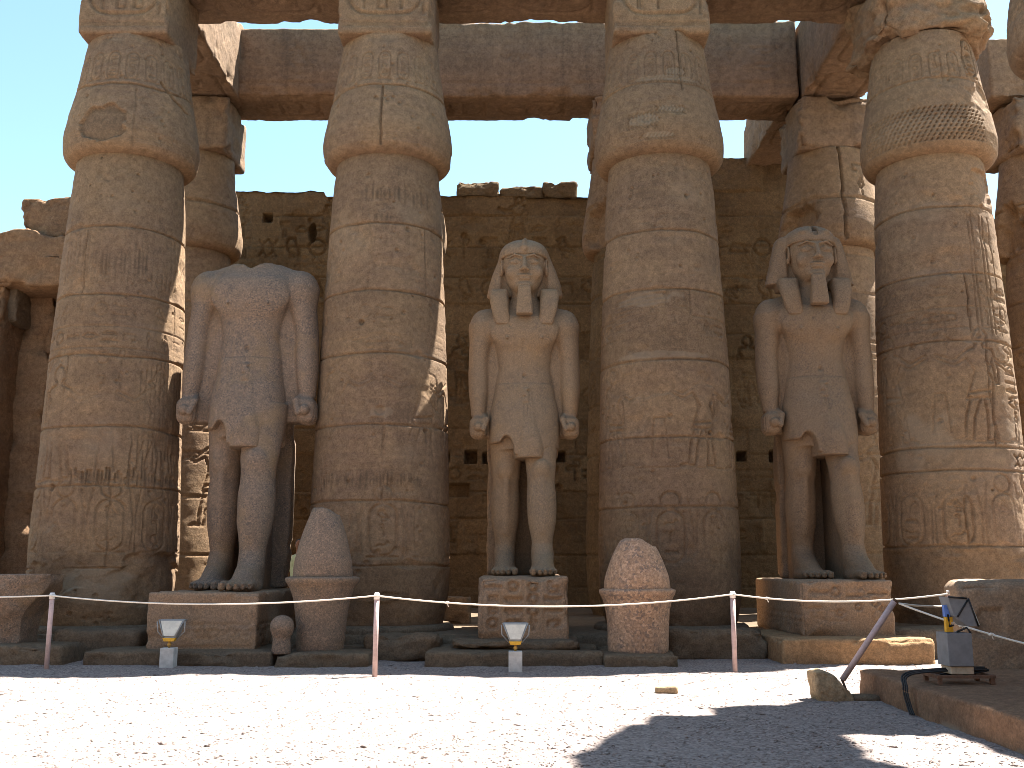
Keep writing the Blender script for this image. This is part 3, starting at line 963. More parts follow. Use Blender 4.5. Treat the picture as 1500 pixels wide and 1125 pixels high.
FRONT = []
def front_column(label, cx, cy, joints, feats, kind, aw, seed, broken=False, s=1.0, base=True, group='front row of papyrus columns'):
    t = thing('papyrus_column', label, 'column', (cx, cy, 0), 0, group)
    jt = [zat(y, cy - 1.2) for y in joints]
    column_piece('shaft', cx, cy, [z * s for z in SHAFT_Z], SHAFT_R, shaft_draw(jt, feats), M['sand'], t, seed)
    column_piece('capital', cx, cy, [z * s for z in CAP_Z], CAP_R, cap_feats(kind), M['sand'], t, seed + 1)
    if broken:
        def wp(P):
            k = sstep(-.2, 1.2, P[:, 0] * .8 + P[:, 2] * .55)
            P[:, 2] -= k * .75 * fbm(P[:, 0] * 2 + 5, P[:, 1] * 2, P[:, 2] * 0, 4, 8)
            P[:, 0] *= 1 + (fbm(P[:, 0] * 1.1, P[:, 1] * 1.1, P[:, 2] * 1.4, 4, 18) - .5) * .5
            P[:, 1] *= 1 + (fbm(P[:, 0] * 1.1, P[:, 1] * 1.1 + 7, P[:, 2] * 1.4, 4, 19) - .5) * .4
            return P
        block('abacus', (2.35, 2.2, 1.7), (-.05, 0, 12.42 * s + .85), M['sand'], t, res=.04, rad=.25, amp=.10, chip=.55, seed=seed, warp=wp, freq=1.5, chipt=.42)
    else:
        block('abacus', aw, (0, 0, 12.42 * s + aw[2] / 2), M['sand'], t, res=.03, rad=.06, amp=.02, chip=.16, seed=seed, draw=abacus_draw(True))
    column_piece('base', cx, cy, [FLOOR - .1, FLOOR + .05, FLOOR + .12], [1.5, 1.5, 1.42], None, M['plinth'], t, seed + 2, res=.04, lump=.12) if base else None
    return t

C1 = (-8.04, 20.5)
C2 = (-2.62, 20.5)
C3 = (3.10, 20.5)
C4 = (8.80, 20.5)
front_column('left papyrus column with fluted pitted shaft, beside the headless statue', *C1, (330, 430, 520, 625, 712, 832), f1, 1, (1.85, 2.0, 1.6), 11)
front_column('papyrus column between the headless statue and the middle statue, split capital', *C2, (325, 425, 518, 622, 735, 828), f2, 2, (1.95, 2.0, 1.6), 21)
front_column('papyrus column right of the middle statue with pecked herringbone patches on its bud', *C3, (335, 422, 527, 640, 742), f3, 3, (2.0, 2.0, 1.6), 31)
front_column('right papyrus column with rows of pecked dots and a broken block on top', *C4, (300, 400, 500, 655, 690, 800), f4, 4, None, 41, broken=True)

# side colonnade: one column half in the frame, one just outside it
C5 = (9.12, 14.6)
t5 = front_column('near papyrus column cut off by the right edge of the photo', *C5, (500, 620), f5, 5, (1.9, 1.9, 1.2), 51, s=.955, group='side row of papyrus columns')

front_column('second side column standing nearer the camera than the photo reaches', 9.15, 9.7, (500, 620), f5, 5, (1.9, 1.9, 1.2), 55, s=.955, group='side row of papyrus columns')

single('shadow_blocker', 'tall unseen block added between the near side columns to shade the platform', 'wall', (.6, 9.4, 9.7), (8.9, 8.9, -.1), M['sand'], res=.3, rad=.05, amp=.08, chip=.4, seed=56)  # added out of view only to shape the shadow at lower right

# ------------------------------------------------------------------ rear row
RY = 26.5
def rear_column(label, cx, seed, kind=0, broken=False, cy=RY):
    t = thing('papyrus_column', label, 'column', (cx, cy, 0), 0, 'rear row of papyrus columns')
    rng = random.Random(seed)
    def dr(cv):
        for k in range(7):
            z = 1.9 + k * 1.3 + rng.uniform(-.2, .2)
            cv.joint(z, .04, .025, .05, seed + k, .1)
            sl = cv.win(-9, 9, z, z + 1.3)
            cv.tone[sl] = rng.uniform(.2, .8)
        cv.text(-2, 2, 6.6, 7.2, .5, .03, .03)
        cv.figure(-.6, 2.6, 2.4, .035, .04)
        cv.figure(.9, 2.6, 2.4, .035, .04, True)
        for x in (-1.4, -.5, .4, 1.3):
            cv.cartouche(x, 5.0, .5, 1.1, .03, .035, True)
    rk = [r * (.98 if kind == 1 else .9) for r in SHAFT_R]
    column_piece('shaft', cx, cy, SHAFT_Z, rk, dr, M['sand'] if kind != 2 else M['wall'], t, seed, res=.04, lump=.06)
    def dc(cv):
        cv.joint(11.0, .06, .03, .08, seed, .12)
        if kind == 1:
            cv.vcrack(.35, 9.9, 12.5, .03, .1, .03, 4)
            cv.text(.55, 1.3, 11.1, 12.2, .4, .03, .06)
        if broken:
            cv.blob(-.9, 10.3, .7, .9, 'H', .35, seed, .5)
    column_piece('capital', cx, cy, CAP_Z, [r * (1.03 if kind == 1 else .93) for r in CAP_R], dc, M['sand'], t, seed + 1, res=.04, lump=.08)
    block('abacus', (2.05, 2.0, 1.5), (0, 0, 12.48 + .75), M['beam'], t, res=.06, rad=.10, amp=.04, chip=.3, seed=seed)
    return t
RX = [-8.57, -3.02, 3.15, 8.62, 14.35]
rear_column('shaded rear column standing behind the left fluted column', RX[0], 61)
rear_column('rear column almost hidden behind the column beside the headless statue', RX[1], 62)
rear_column('rear column with a broken capital, left of and behind the column with herringbone patches', RX[2], 63, 2, True)
rear_column('rear column with deeply cracked drums, right behind the statue with the notched brow', RX[3], 64, 1, True)
rear_column('rear column at the far right, seen past the column with pecked dots', RX[4], 65, 0, True)

# ------------------------------------------------------------------ architraves
AZ0, AH = 14.02, 2.15
def beam_draw(seed):
    def f(cv):
        x0, x1, z0, z1 = cv.xs[0], cv.xs[-1], cv.zs[0], cv.zs[-1]
        cv.rng = random.Random(seed)
        cv.text(x0 + .4, x1 - .4, z0 + .55, z1 - .5, .75, .03, .025, .2, .6)
        cv.line([(x0, z0 + .4), (x1, z0 + .4)], .02, .02)
    return f
def bottom_draw(seed):
    def f(cv):
        a, b = cv.zs[0], cv.zs[-1]
        n = int((cv.xs[-1] - cv.xs[0]) / 2.2)
        for k in range(n):
            x = cv.xs[0] + .5 + k * 2.2
            cv.hcartouche(x, x + 1.7, a + (b - a) * .25, a + (b - a) * .75, .035, .04)
    return f
def beam(label, x0, x1, cy, seed, depth=1.6, z0=AZ0, h=AH, group='architrave beams', mat='beam', **kw):
    return single('architrave', label, 'stone beam', (x1 - x0, depth, h), ((x0 + x1) / 2, cy, z0), M[mat], group,
                  res=.05, rad=.05, amp=.03, chip=.16, seed=seed, draw=beam_draw(seed), draw_bottom=bottom_draw(seed), **kw)
beam('front beam resting between the two left columns', C1[0] - .75, C2[0] - .01, 21.0, 71, 2.0)
beam('front beam above the middle statue', C2[0] + .01, C3[0] - .01, 21.0, 72, 2.0)
beam('front beam ending at the broken block on the right column', C3[0] + .01, C4[0] - .3, 21.0, 73, 2.0)
beam('rear beam in the left gap, its end butting on the sunlit cross beam', RX[0] + 1.05, RX[1] - .01, RY, 74, 1.55, AZ0, 2.0)
beam('rear beam seen over the middle statue', RX[1] + .01, RX[2] - .01, RY, 75, 1.55, AZ0, 2.2)
beam('rear beam over the right gap with a cracked right end', RX[2] + .01, RX[3] - .9, RY, 76, 1.55, AZ0, 2.25)
beam('weathered rear beam end at the far right behind the right column', RX[4] - 1.45, RX[4] + 6, RY, 77, 1.55, AZ0, 1.7)
def cross(label, x, w, y0, y1, seed, z0=AZ0, h=AH):
    def bd(cv):
        ys = cv.zs
        for k in range(int((ys[-1] - ys[0]) / 2)):
            y = ys[0] + .4 + 2 * k
            cv.rrect(cv.xs[0] + .3, cv.xs[-1] - .3, y, y + 1.5, .3, .035, .04)
            cv.text(cv.xs[0] + .45, cv.xs[-1] - .45, y + .2, y + 1.3, .4, .03, .035)
    return single('cross_beam', label, 'stone beam', (w, y1 - y0, h), (x, (y0 + y1) / 2, z0), M['beam'], 'cross beams',
                  res=.05, rad=.05, amp=.03, chip=.28, seed=seed, draw_bottom=bd)
cross('cross beam with a sunlit side running back from the left fluted column', -8.2, 1.66, 22.02, RY + .75, 81)
cross('cross beam running back from the right column, carved with a cartouche underneath', 8.65, 1.7, 22.02, RY + .75, 82)
cross('short cross beam between the right rear column and the back wall', 8.3, 1.75, RY + .85, 31.0, 83, 14.1, 1.7)

def side_warp(P):
    k = np.clip((P[:, 1] - 1.5) / 4.5, 0, 1)
    P[:, 1] -= k * (P[:, 2] + 1.1) * .85
    return P
single('architrave', 'side beam over the near columns at the right, above the frame', 'stone beam', (1.7, 12.0, 2.2), (8.5, 9.1, 13.4), M['beam'], 'architrave beams', res=.09, rad=.06, amp=.1, chip=.4, seed=86, warp=side_warp)

# ------------------------------------------------------------------ back wall
WY = 30.6
def wall_sheet(name, x0, x1, ztop_fn, y, thick, mat, draw, seed, res=.036, parent=None, z0=0.2, course=.95):
    """A masonry wall: carved front sheet with courses, plus top and back, one mesh."""
    xs = np.arange(x0, x1 + 1e-6, res)
    zmax = max(ztop_fn(xs))
    zs = np.arange(z0, zmax + res, res)
    cv = Canvas(xs, zs)
    rng = random.Random(seed)
    z = z0
    k = 0
    while z < zmax:
        hh = course * rng.uniform(.8, 1.2)
        x = x0 + rng.uniform(-1.5, 0)
        while x < x1:
            ww = rng.uniform(1.4, 3.0)
            sl = cv.win(x, x + ww, z, z + hh)
            cv.tone[sl] = rng.uniform(.15, .85)
            cv.H[sl] += rng.uniform(0, .08)
            cv.vcrack(x, z, z + hh, .02, .05, .02, seed + k)
            x += ww
            k += 1
        if z > z0:
            cv.joint(z, .025, .03, .09, seed + k, .14)
        z += hh
    draw(cv)
    X, Z = np.meshgrid(xs, zs)
    H = cv.H + (fbm(X * 2.2, Z * 2.2, X * 0, 5, seed) - .5) * .06 + np.clip(fbm(X * .9, Z * .9, X * 0, 5, seed + 5) - .56, 0, 1) * .5
    top = ztop_fn(xs) + (fbm(xs * 3, xs * 0, xs * 0, 4, seed + 8) - .5) * .12
    T = np.repeat(top[None, :], len(zs), 0)
    Zc = np.minimum(Z, T)
    V = np.stack([X, np.full_like(X, y) + H, Zc], -1).reshape(-1, 3)
    n = len(V)
    nx, nz = len(xs), len(zs)
    bt = np.stack([xs, np.full(nx, y + thick), top], 1)
    bb = np.stack([xs, np.full(nx, y + thick), np.full(nx, z0)], 1)
    V = np.vstack([V, bt, bb])
    q = gridq(nx, nz)
    i = np.arange(nx - 1)
    tr = (nz - 1) * nx
    q2 = np.stack([tr + i, tr + i + 1, n + i + 1, n + i], 1)
    q3 = np.stack([n + i, n + i + 1, n + nx + i + 1, n + nx + i], 1)
    # ends
    e1 = [np.arange(nz - 1) * nx]
    e = []
    for side in (0, nx - 1):
        for k in range(nz - 1):
            pass
        j = np.arange(nz - 1)
        ids = j * nx + side
    fl = [[(nz - 1 - k) * nx for k in range(nz)] + [n + nx, n], [k * nx + nx - 1 for k in range(nz)] + [n + nx - 1, n + 2 * nx - 1]]
    pad = lambda A, dv: np.concatenate([A.ravel(), np.full(2 * nx, dv, np.float32)])
    o = mesh_np(name, V, [q, q2, q3, np.array([fl[0]]), np.array([fl[1]])], mat, parent, {'tone': pad(cv.tone, .5), 'stain': pad(cv.stain, 0), 'pale': pad(cv.pale, 0)})
    return o

def wall_top(xs):
    t = np.full_like(xs, zat(287, WY))
    t = np.where(xs < at(475, 280, WY)[0], zat(281, WY), t)
    t = np.where((xs > at(770, 0, WY)[0]) & (xs < 6.3), zat(290, WY), t)
    t = np.where(xs >= 6.3, zat(231, WY), t)
    t = np.where(xs > 12.5, zat(231, WY) - 2.0, t)
    return t
def wall_draw(cv):
    cv.rng = random.Random(99)
    hz = [(690, 669, 18), (650, 669, 16), (716, 671, 16), (820, 669, 16), (1087, 668, 15), (1136, 668, 16), (392, 318, 13)]
    for row in (zat(600, WY), zat(520, WY), zat(440, WY), zat(380, WY)):
        cv.text(-9.5, 12, row, row + .8, .62, .045, .085, .2, .8)
        cv.line([(-12, row - .15), (13, row - .15)], .025, .04)
    for x in np.arange(-8.5, 12, 2.9):
        cv.figure(x, zat(362, WY), 1.7, .05, .085, int(x) % 2 == 0)
        cv.figure(x + 1.2, zat(590, WY), 2.1, .05, .085, int(x) % 2 == 1)
    for row in (zat(706, WY), ):
        cv.text(-9, 12, row, row + .5, .5, .04, .08, .15, .9)
    for k in range(11):
        z = 1.2 + k * 1.05
        cv.text(-10, 16, z, z + .55, .46, .035, .05, .15, .7)
    Xw, Zw = np.meshgrid(cv.xs, cv.zs)
    for px, py, w in hz:
        x, _, z = at(px, py, WY)
        a = w / 48.
        cv.hole(x - a / 2, x + a / 2, z - a / 2, z + a / 2, .65)
    x, _, z = at(458, 340, WY)
    cv.blob(x, z, .13, .3, 'H', .5, 3, .1, .3)
    x, _, z = at(665, 718, WY)
    cv.hole(x - .5, x + .45, z - .2, z + .2, .3)
    for px, py in ((707, 353), (818, 715), (680, 345)):
        x, _, z = at(px, py, WY)
        cv.disc(x, z, .14, .15)
    rng = random.Random(5)
    for k in range(160):
        cv.disc(rng.uniform(-11, 12), rng.uniform(.5, 13), rng.uniform(.04, .12), rng.uniform(.03, .08))
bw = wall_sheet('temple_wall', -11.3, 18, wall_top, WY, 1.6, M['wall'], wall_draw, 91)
tag(bw, 'brown carved masonry wall with square beam holes closing the colonnade behind the statues', 'wall')
for px0, px1, y0, y1, lb in ((672, 729, 265, 289, 'squarish sunlit block on the wall top, left of its two companions'),
                             (732, 794, 272, 290, 'low rounded middle block on the wall top'),
                             (797, 842, 266, 291, 'block on the wall top beside the broken rear capital')):
    a, b = at(px0, y1, WY + .4), at(px1, y0, WY + .4)
    single('wall_block', lb, 'stone block', (b[0] - a[0] + .14, .9, b[2] - a[2] + .08), ((a[0] + b[0]) / 2, WY + .6, a[2] - .15), M['wall'], 'loose blocks on the wall top',
           res=.05, rad=.1, amp=.05, chip=.25, seed=px0)

single('court_wall', 'high plain wall across the court behind the photographer', 'wall', (70, 2.5, 13), (0, -21, -.2), M['sand'], res=.8, rad=.1, amp=.1, chip=.3, seed=95)
single('court_wall', 'long plain wall along the left side of the court', 'wall', (2.5, 30, 10), (-24, -4, -.2), M['sand'], res=.8, rad=.1, amp=.1, chip=.3, seed=96)

# ------------------------------------------------------------------ ruined gate at the left
def gate():
    GY_ = 25.0
    t = thing('ruined_gate', 'ruined reddish gateway at the left edge with a deep dark opening', 'gateway', (-12.0, GY_, 0))
    def loc(p):
        return (p[0] + 12.0, p[1] - GY_, p[2])
    zl = zat(421, GY_)
    # lintel: broad slab with an arched broken top
    def wl_(P):
        tt = (P[:, 2] > 0)
        hgt = 1.0 - .42 * np.clip((-(P[:, 0]) - .2) / 1.6, 0, 1) ** 1.2 - .3 * np.clip((P[:, 0] - .3) / 1.6, 0, 1)
        P[:, 2] = np.where(tt, -.75 + (P[:, 2] + .75) * hgt, P[:, 2])
        return P
    block('lintel', (5.2, 2.2, 1.5), (-.35, .9, zl + .75), M['gate'], t, res=.05, rad=.06, amp=.05, chip=.25, seed=3, warp=wl_)
    a, b = at(22, 345, GY_), at(125, 290, GY_)
    block('top_block', (b[0] - a[0] + 1.2, 1.8, b[2] - a[2] + .15), ((a[0] + b[0]) / 2 + 12.6, 1.0, (a[2] + b[2]) / 2), M['gate'], t, res=.05, rad=.12, amp=.05, chip=.3, seed=5)
    block('jamb', (1.6, 2.0, zl - FLOOR + .1), (at(3, 500, GY_)[0] + 12 - .85, .95, (zl + FLOOR) / 2), M['gate'], t, res=.06, rad=.06, amp=.05, chip=.3, seed=7)
    a, b = at(-20, 486, GY_ + 1), at(25, 425, GY_ + 1)
    block('bracket_stone', (1.1, .9, .95), (at(12, 455, GY_ + 1)[0] + 12 + .02, .75, zat(456, GY_ + 1)), M['plinth'], t, res=.05, rad=.05, amp=.03, chip=.2, seed=9)
    block('door_pier', (1.5, 2.0, zl - FLOOR + .1), (at(118, 500, GY_)[0] + 12 + .95, .95, (zl + FLOOR) / 2), M['gate'], t, res=.06, rad=.06, amp=.04, chip=.2, seed=8)
    def flakes(cv):
        rng = random.Random(6)
        for k in range(26):
            cv.blob(rng.uniform(cv.xs[0], cv.xs[-1]), rng.uniform(.6, 6.5), rng.uniform(.1, .28), rng.uniform(.15, .45), 'pale', rng.uniform(.3, .7), k, .3)
        for k in range(14):
            cv.blob(rng.uniform(cv.xs[0], cv.xs[-1]), rng.uniform(.6, 7.5), rng.uniform(.2, .5), rng.uniform(.2, .6), 'H', rng.uniform(.08, .25), k + 50, .4)
    xs0 = at(-60, 600, 28.4)[0] + 12
    o = wall_sheet('inner_wall', xs0, xs0 + 6.0, lambda x: np.full_like(x, zl + .2), 28.4 - GY_, .8, M['gate'], flakes, 45, .05, t, 0.2, 1.2)
    block('inner_pier', (1.1, 2.2, zl - .3), (at(62, 600, 27)[0] + 12, 2.1, (zl + FLOOR) / 2), M['gate'], t, res=.07, rad=.1, amp=.08, chip=.4, seed=19)
    return t
gate()
o = block('lit_sliver_slab', (.5, .9, 3.6), (0, 0, 1.8), M['tan'], res=.05, rad=.05, amp=.05, chip=.2, seed=23, warp=lambda P: P * np.array([1 - .0 * 1, 1, 1]) * np.stack([1 - .75 * (P[:, 2] + 1.8) / 3.6, 1 - .4 * (P[:, 2] + 1.8) / 3.6, np.ones(len(P))], 1))  # stands in for a sunlit wedge; pale tan paints in its light
p = at(16, 850, 27.3)
o.location = (p[0], 27.3, FLOOR)
o.rotation_euler = (0, R(4.5), 0)
tag(o, 'narrow pointed slab in the dark gateway, coloured pale for a sunlit sliver', 'stone slab')

# ------------------------------------------------------------------ statues: signed distance modelling
def smin(a, b, k):
    if k <= 0:
        return np.minimum(a, b)
    h = np.clip(.5 + .5 * (b - a) / k, 0, 1)
    return b + (a - b) * h - k * h * (1 - h)
def smax(a, b, k):
    return -smin(-a, -b, k)

class Field:
    def __init__(s, xs, ys, zs):
        s.xs, s.ys, s.zs = xs, ys, zs
        s.D = np.full((len(xs), len(ys), len(zs)), 5.0, np.float32)
        s.mir = False
    def win(s, lo, hi):
        r = []
        for a, l, h in ((s.xs, lo[0], hi[0]), (s.ys, lo[1], hi[1]), (s.zs, lo[2], hi[2])):
            i, j = np.searchsorted(a, (l, h))
            r.append(slice(i, j))
        return tuple(r)
    def op(s, fn, lo, hi, k=.05, mode='add'):
        m = k + .12
        sl = s.win([l - m for l in lo], [h + m for h in hi])
        X, Y, Z = s.xs[sl[0]][:, None, None], s.ys[sl[1]][None, :, None], s.zs[sl[2]][None, None, :]
        if X.size == 0 or Y.size == 0 or Z.size == 0:
            return
        d = fn(X, Y, Z).astype(np.float32)
        A = s.D[sl]
        s.D[sl] = smin(A, d, k) if mode == 'add' else smax(A, -d, k)
    def cone(s, a, b, ra, rb, k=.06, sc=(1, 1, 1), mode='add'):
        a, b = np.array(a, float), np.array(b, float)
        r = max(ra, rb) * max(1, max(sc))
        sx, sy, sz = sc
        def fn(X, Y, Z):
            px, py, pz = (X - a[0]) / sx, (Y - a[1]) / sy, (Z - a[2]) / sz
            bx, by, bz = (b[0] - a[0]) / sx, (b[1] - a[1]) / sy, (b[2] - a[2]) / sz
            t = np.clip((px * bx + py * by + pz * bz) / (bx * bx + by * by + bz * bz + 1e-9), 0, 1)
            return (np.sqrt((px - t * bx) ** 2 + (py - t * by) ** 2 + (pz - t * bz) ** 2) - (ra + (rb - ra) * t)) * min(sc)
        s.op(fn, np.minimum(a, b) - r, np.maximum(a, b) + r, k, mode)
    def ell(s, c, r, k=.05, mode='add'):
        c, r = np.array(c, float), np.array(r, float)
        def fn(X, Y, Z):
            x, y, z = (X - c[0]) / r[0], (Y - c[1]) / r[1], (Z - c[2]) / r[2]
            k0 = np.sqrt(x * x + y * y + z * z) + 1e-6
            k1 = np.sqrt((x / r[0]) ** 2 + (y / r[1]) ** 2 + (z / r[2]) ** 2) + 1e-6
            return k0 * (k0 - 1) / k1
        s.op(fn, c - r, c + r, k, mode)
    def box(s, c, h, rr=.03, k=.02, mode='add', rot=0.0, rx=0.0):
        c, h = np.array(c, float), np.array(h, float)
        ca, sa = math.cos(rot), math.sin(rot)
        cx, sx = math.cos(rx), math.sin(rx)
        def fn(X, Y, Z):
            x, y, z = X - c[0], Y - c[1], Z - c[2]
            y, z = y * cx + z * sx, -y * sx + z * cx
            x, z = x * ca + z * sa, -x * sa + z * ca
            qx, qy, qz = np.abs(x) - (h[0] - rr), np.abs(y) - (h[1] - rr), np.abs(z) - (h[2] - rr)
            return np.sqrt(np.maximum(qx, 0) ** 2 + np.maximum(qy, 0) ** 2 + np.maximum(qz, 0) ** 2) + np.minimum(np.maximum(qx, np.maximum(qy, qz)), 0) - rr
        m = np.array([np.linalg.norm(h)] * 3) if (rot or rx) else h
        s.op(fn, c - m, c + m, k, mode)
    def loft(s, zk, cx, cy, a, b, k=.06, n=2.0, mode='add', ends=.02):
        """stack of superellipses along Z"""
        fcx, fcy, fa, fb = (hermite(zk, v) for v in (cx, cy, a, b))
        def fn(X, Y, Z):
            z = np.clip(Z, zk[0], zk[-1])
            A, B = fa(z), fb(z)
            x, y = (X - fcx(z)) / A, (Y - fcy(z)) / B
            if n == 2.0:
                q = np.sqrt(x * x + y * y)
            else:
                q = (np.abs(x) ** n + np.abs(y) ** n) ** (1 / n)
            d = (q - 1) * np.minimum(A, B)
            e = np.maximum(zk[0] - Z, Z - zk[-1])
            return smax(d, e + 0 * d, ends)
        m = max(a) * 1.0
        lo = (min(np.array(cx) - np.array(a)), min(np.array(cy) - np.array(b)), zk[0])
        hi = (max(np.array(cx) + np.array(a)), max(np.array(cy) + np.array(b)), zk[-1])
        s.op(fn, lo, hi, k, mode)
    def torus_y(s, c, Rr, r, k=.01, mode='add'):
        """ring round the Y axis"""
        c = np.array(c, float)
        def fn(X, Y, Z):
            q = np.sqrt((X - c[0]) ** 2 + (Z - c[2]) ** 2) - Rr
            return np.sqrt(q * q + (Y - c[1]) ** 2) - r
        e = np.array([Rr + r, r, Rr + r])
        s.op(fn, c - e, c + e, k, mode)
    def roughen(s, amp, freq, seed):
        sl = np.abs(s.D) < .15
        I, J, K = np.nonzero(sl)
        x, y, z = s.xs[I], s.ys[J], s.zs[K]
        s.D[I, J, K] += ((fbm(x * freq, y * freq, z * freq, 4, seed) - .5) * 2 * amp).astype(np.float32)
    def mesh(s, name, mat, parent, sc=(1, 1, 1)):
        D = s.D
        nx, ny, nz = D.shape
        ins = D < 0
        c = np.zeros((nx - 1, ny - 1, nz - 1), np.int8)
        for i in (0, 1):
            for j in (0, 1):
                for k in (0, 1):
                    c += ins[i:nx - 1 + i, j:ny - 1 + j, k:nz - 1 + k]
        act = (c > 0) & (c < 8)
        I, J, K = np.nonzero(act)
        n = len(I)
        vid = -np.ones(act.shape, np.int64)
        vid[I, J, K] = np.arange(n)
        acc = np.zeros((n, 3))
        cnt = np.zeros(n)
        co = [(i, j, k) for i in (0, 1) for j in (0, 1) for k in (0, 1)]
        ax = (s.xs, s.ys, s.zs)
        for a in co:
            for d in range(3):
                if a[d] == 1:
                    continue
                b = list(a)
                b[d] = 1
                da = D[I + a[0], J + a[1], K + a[2]]
                db = D[I + b[0], J + b[1], K + b[2]]
                m = (da < 0) != (db < 0)
                t = np.where(m, da / np.where(m, da - db, 1), 0)
                P = [ax[q][(I, J, K)[q] + a[q]] for q in range(3)]
                nb = ax[d][(I, J, K)[d] + 1]
                P[d] = P[d] + t * (nb - P[d])
                acc += np.stack(P, 1) * m[:, None]
                cnt += m
        V = acc / np.maximum(cnt, 1)[:, None]
        Q = []
        for d in range(3):
            sl0 = [slice(None)] * 3
            sl1 = [slice(None)] * 3
            sl0[d], sl1[d] = slice(0, -1), slice(1, None)
            A, B = ins[tuple(sl0)], ins[tuple(sl1)]
            I2, J2, K2 = np.nonzero(A != B)
            ijk = [I2, J2, K2]
            u, v = [q for q in range(3) if q != d]
            ok = (ijk[u] > 0) & (ijk[v] > 0) & (ijk[u] < D.shape[u] - 1) & (ijk[v] < D.shape[v] - 1)
            ijk = [q[ok] for q in ijk]
            fl = A[tuple(ijk)]
            def gid(du, dv):
                w = [q.copy() for q in ijk]
                w[u] = w[u] - du
                w[v] = w[v] - dv
                return vid[tuple(w)]
            q = np.stack([gid(1, 1), gid(0, 1), gid(0, 0), gid(1, 0)], 1)
            if d == 1:
                fl = ~fl
            q[~fl] = q[~fl][:, ::-1]
            Q.append(q)
        Q = np.concatenate(Q)
        V = V * np.array(sc)
        z = np.zeros(n, np.float32)
        return mesh_np(name, V, Q, mat, parent, {'tone': z + .5, 'stain': z, 'pale': z})

def axis(lo, hi, h):
    return np.arange(lo, hi + h, h)

def head_features(f, y0=0.0):
    """face on an oval head centred at (0,-.12,5.85)"""
    f.loft([5.05, 5.25, 5.42], [0, 0, 0], [.02, 0, -.06], [.30, .26, .27], [.29, .27, .28], .08)                                   # neck
    f.loft([5.34, 5.42, 5.55, 5.72, 5.9, 6.1, 6.25], [0] * 7, [-.17, -.16, -.13, -.11, -.10, -.08, -.06], [.16, .25, .325, .37, .395, .40, .36], [.30, .36, .40, .43, .44, .43, .38], .05, 2.25)
    for sx in (-1, 1):
        f.ell((sx * .165, -.585, 5.90), (.12, .075, .065), .05, 'sub')            # socket
        f.ell((sx * .165, -.485, 5.885), (.110, .060, .052), .015)                  # eye ball
        f.cone((sx * .065, -.535, 5.885), (sx * .165, -.545, 5.930), .012, .014, .006)
        f.cone((sx * .165, -.545, 5.930), (sx * .285, -.475, 5.890), .014, .010, .006)   # upper lid
        f.cone((sx * .075, -.53, 5.870), (sx * .17, -.535, 5.845), .008, .010, .006)
        f.cone((sx * .17, -.535, 5.845), (sx * .28, -.475, 5.880), .010, .008, .006)     # lower lid
        f.cone((sx * .055, -.55, 5.985), (sx * .18, -.545, 6.02), .022, .020, .02)
        f.cone((sx * .18, -.545, 6.02), (sx * .33, -.44, 5.96), .020, .014, .02)         # brow
        f.ell((sx * .215, -.43, 5.70), (.13, .10, .13), .06)                             # cheek
        f.ell((sx * .060, -.605, 5.715), (.045, .045, .036), .015)                       # nostril wing
        # ear
        f.ell((sx * .435, -.16, 5.87), (.055, .11, .185), .02)
        f.ell((sx * .465, -.20, 5.89), (.035, .06, .115), .01, 'sub')
    f.cone((0, -.55, 5.96), (0, -.66, 5.735), .034, .052, .02)
    f.ell((0, -.655, 5.725), (.055, .045, .038), .02)
    f.ell((0, -.545, 5.605), (.135, .050, .030), .03)
    f.ell((0, -.535, 5.550), (.110, .050, .032), .03)
    f.cone((-.12, -.585, 5.578), (.12, -.585, 5.578), .012, .012, .012, mode='sub')
    f.ell((0, -.50, 5.42), (.14, .085, .075), .04)

def foot(f, x, yh, out=0.0):
    """foot with five toes; heel at yh, pointing to -Y"""
    f.cone((x, yh, .14), (x, yh - .1, .36), .165, .19, .06)
    f.loft([0.0, .06, .16, .28, .40, .52], [x] * 6, [yh - .42, yh - .42, yh - .36, yh - .27, yh - .15, yh - .08], [.20, .215, .20, .185, .175, .17], [.60, .60, .50, .37, .25, .2], .07)
    f.box((x, yh - .55, .07), (.215, .35, .07), .06, .05)
    inner = -1 if x > 0 else 1
    tx = [(-.165, .062, .30), (-.065, .048, .31), (.02, .046, .28), (.10, .043, .235), (.175, .040, .17)]
    for dx, r, L in tx:
        X = x - inner * dx * 1.12
        f.cone((X, yh - .78, .085), (X, yh - .78 - L * .62, .085), r, r * 1.02, .012)
        f.cone((X, yh - .78 - L * .6, .085), (X, yh - .78 - L, .055), r, r * .85, .012)
        f.box((X, yh - .80 - L * .98, .085 + r * .25), (r * .55, .04, r * .4), .012, .005)

def fist(f, s, cx, cy, cz):
    """closed hand gripping a short rod, palm towards the thigh"""
    f.box((cx, cy, cz - .01), (.162, .225, .205), .13, .06)
    f.cone((cx, cy - .14, cz - .01), (cx, cy - .245, cz - .01), .088, .082, .006)      # rod end
    f.torus_y((cx, cy - .235, cz - .01), .108, .020, .008, 'sub')
    for y in (-.13, -.03, .07):                                                        # gaps between the fingers
        f.box((cx + s * .15, cy + y, cz - .06), (.06, .010, .16), .005, .012, 'sub')
        f.box((cx, cy + y, cz - .22), (.15, .010, .04), .005, .012, 'sub')
        f.box((cx - s * .15, cy + y, cz - .11), (.05, .010, .10), .005, .012, 'sub')
    f.cone((cx - s * .10, cy + .02, cz + .22), (cx - s * .15, cy - .17, cz + .13), .070, .062, .03)
    f.cone((cx - s * .15, cy - .17, cz + .13), (cx - s * .105, cy - .27, cz - .06), .062, .046, .012)   # thumb

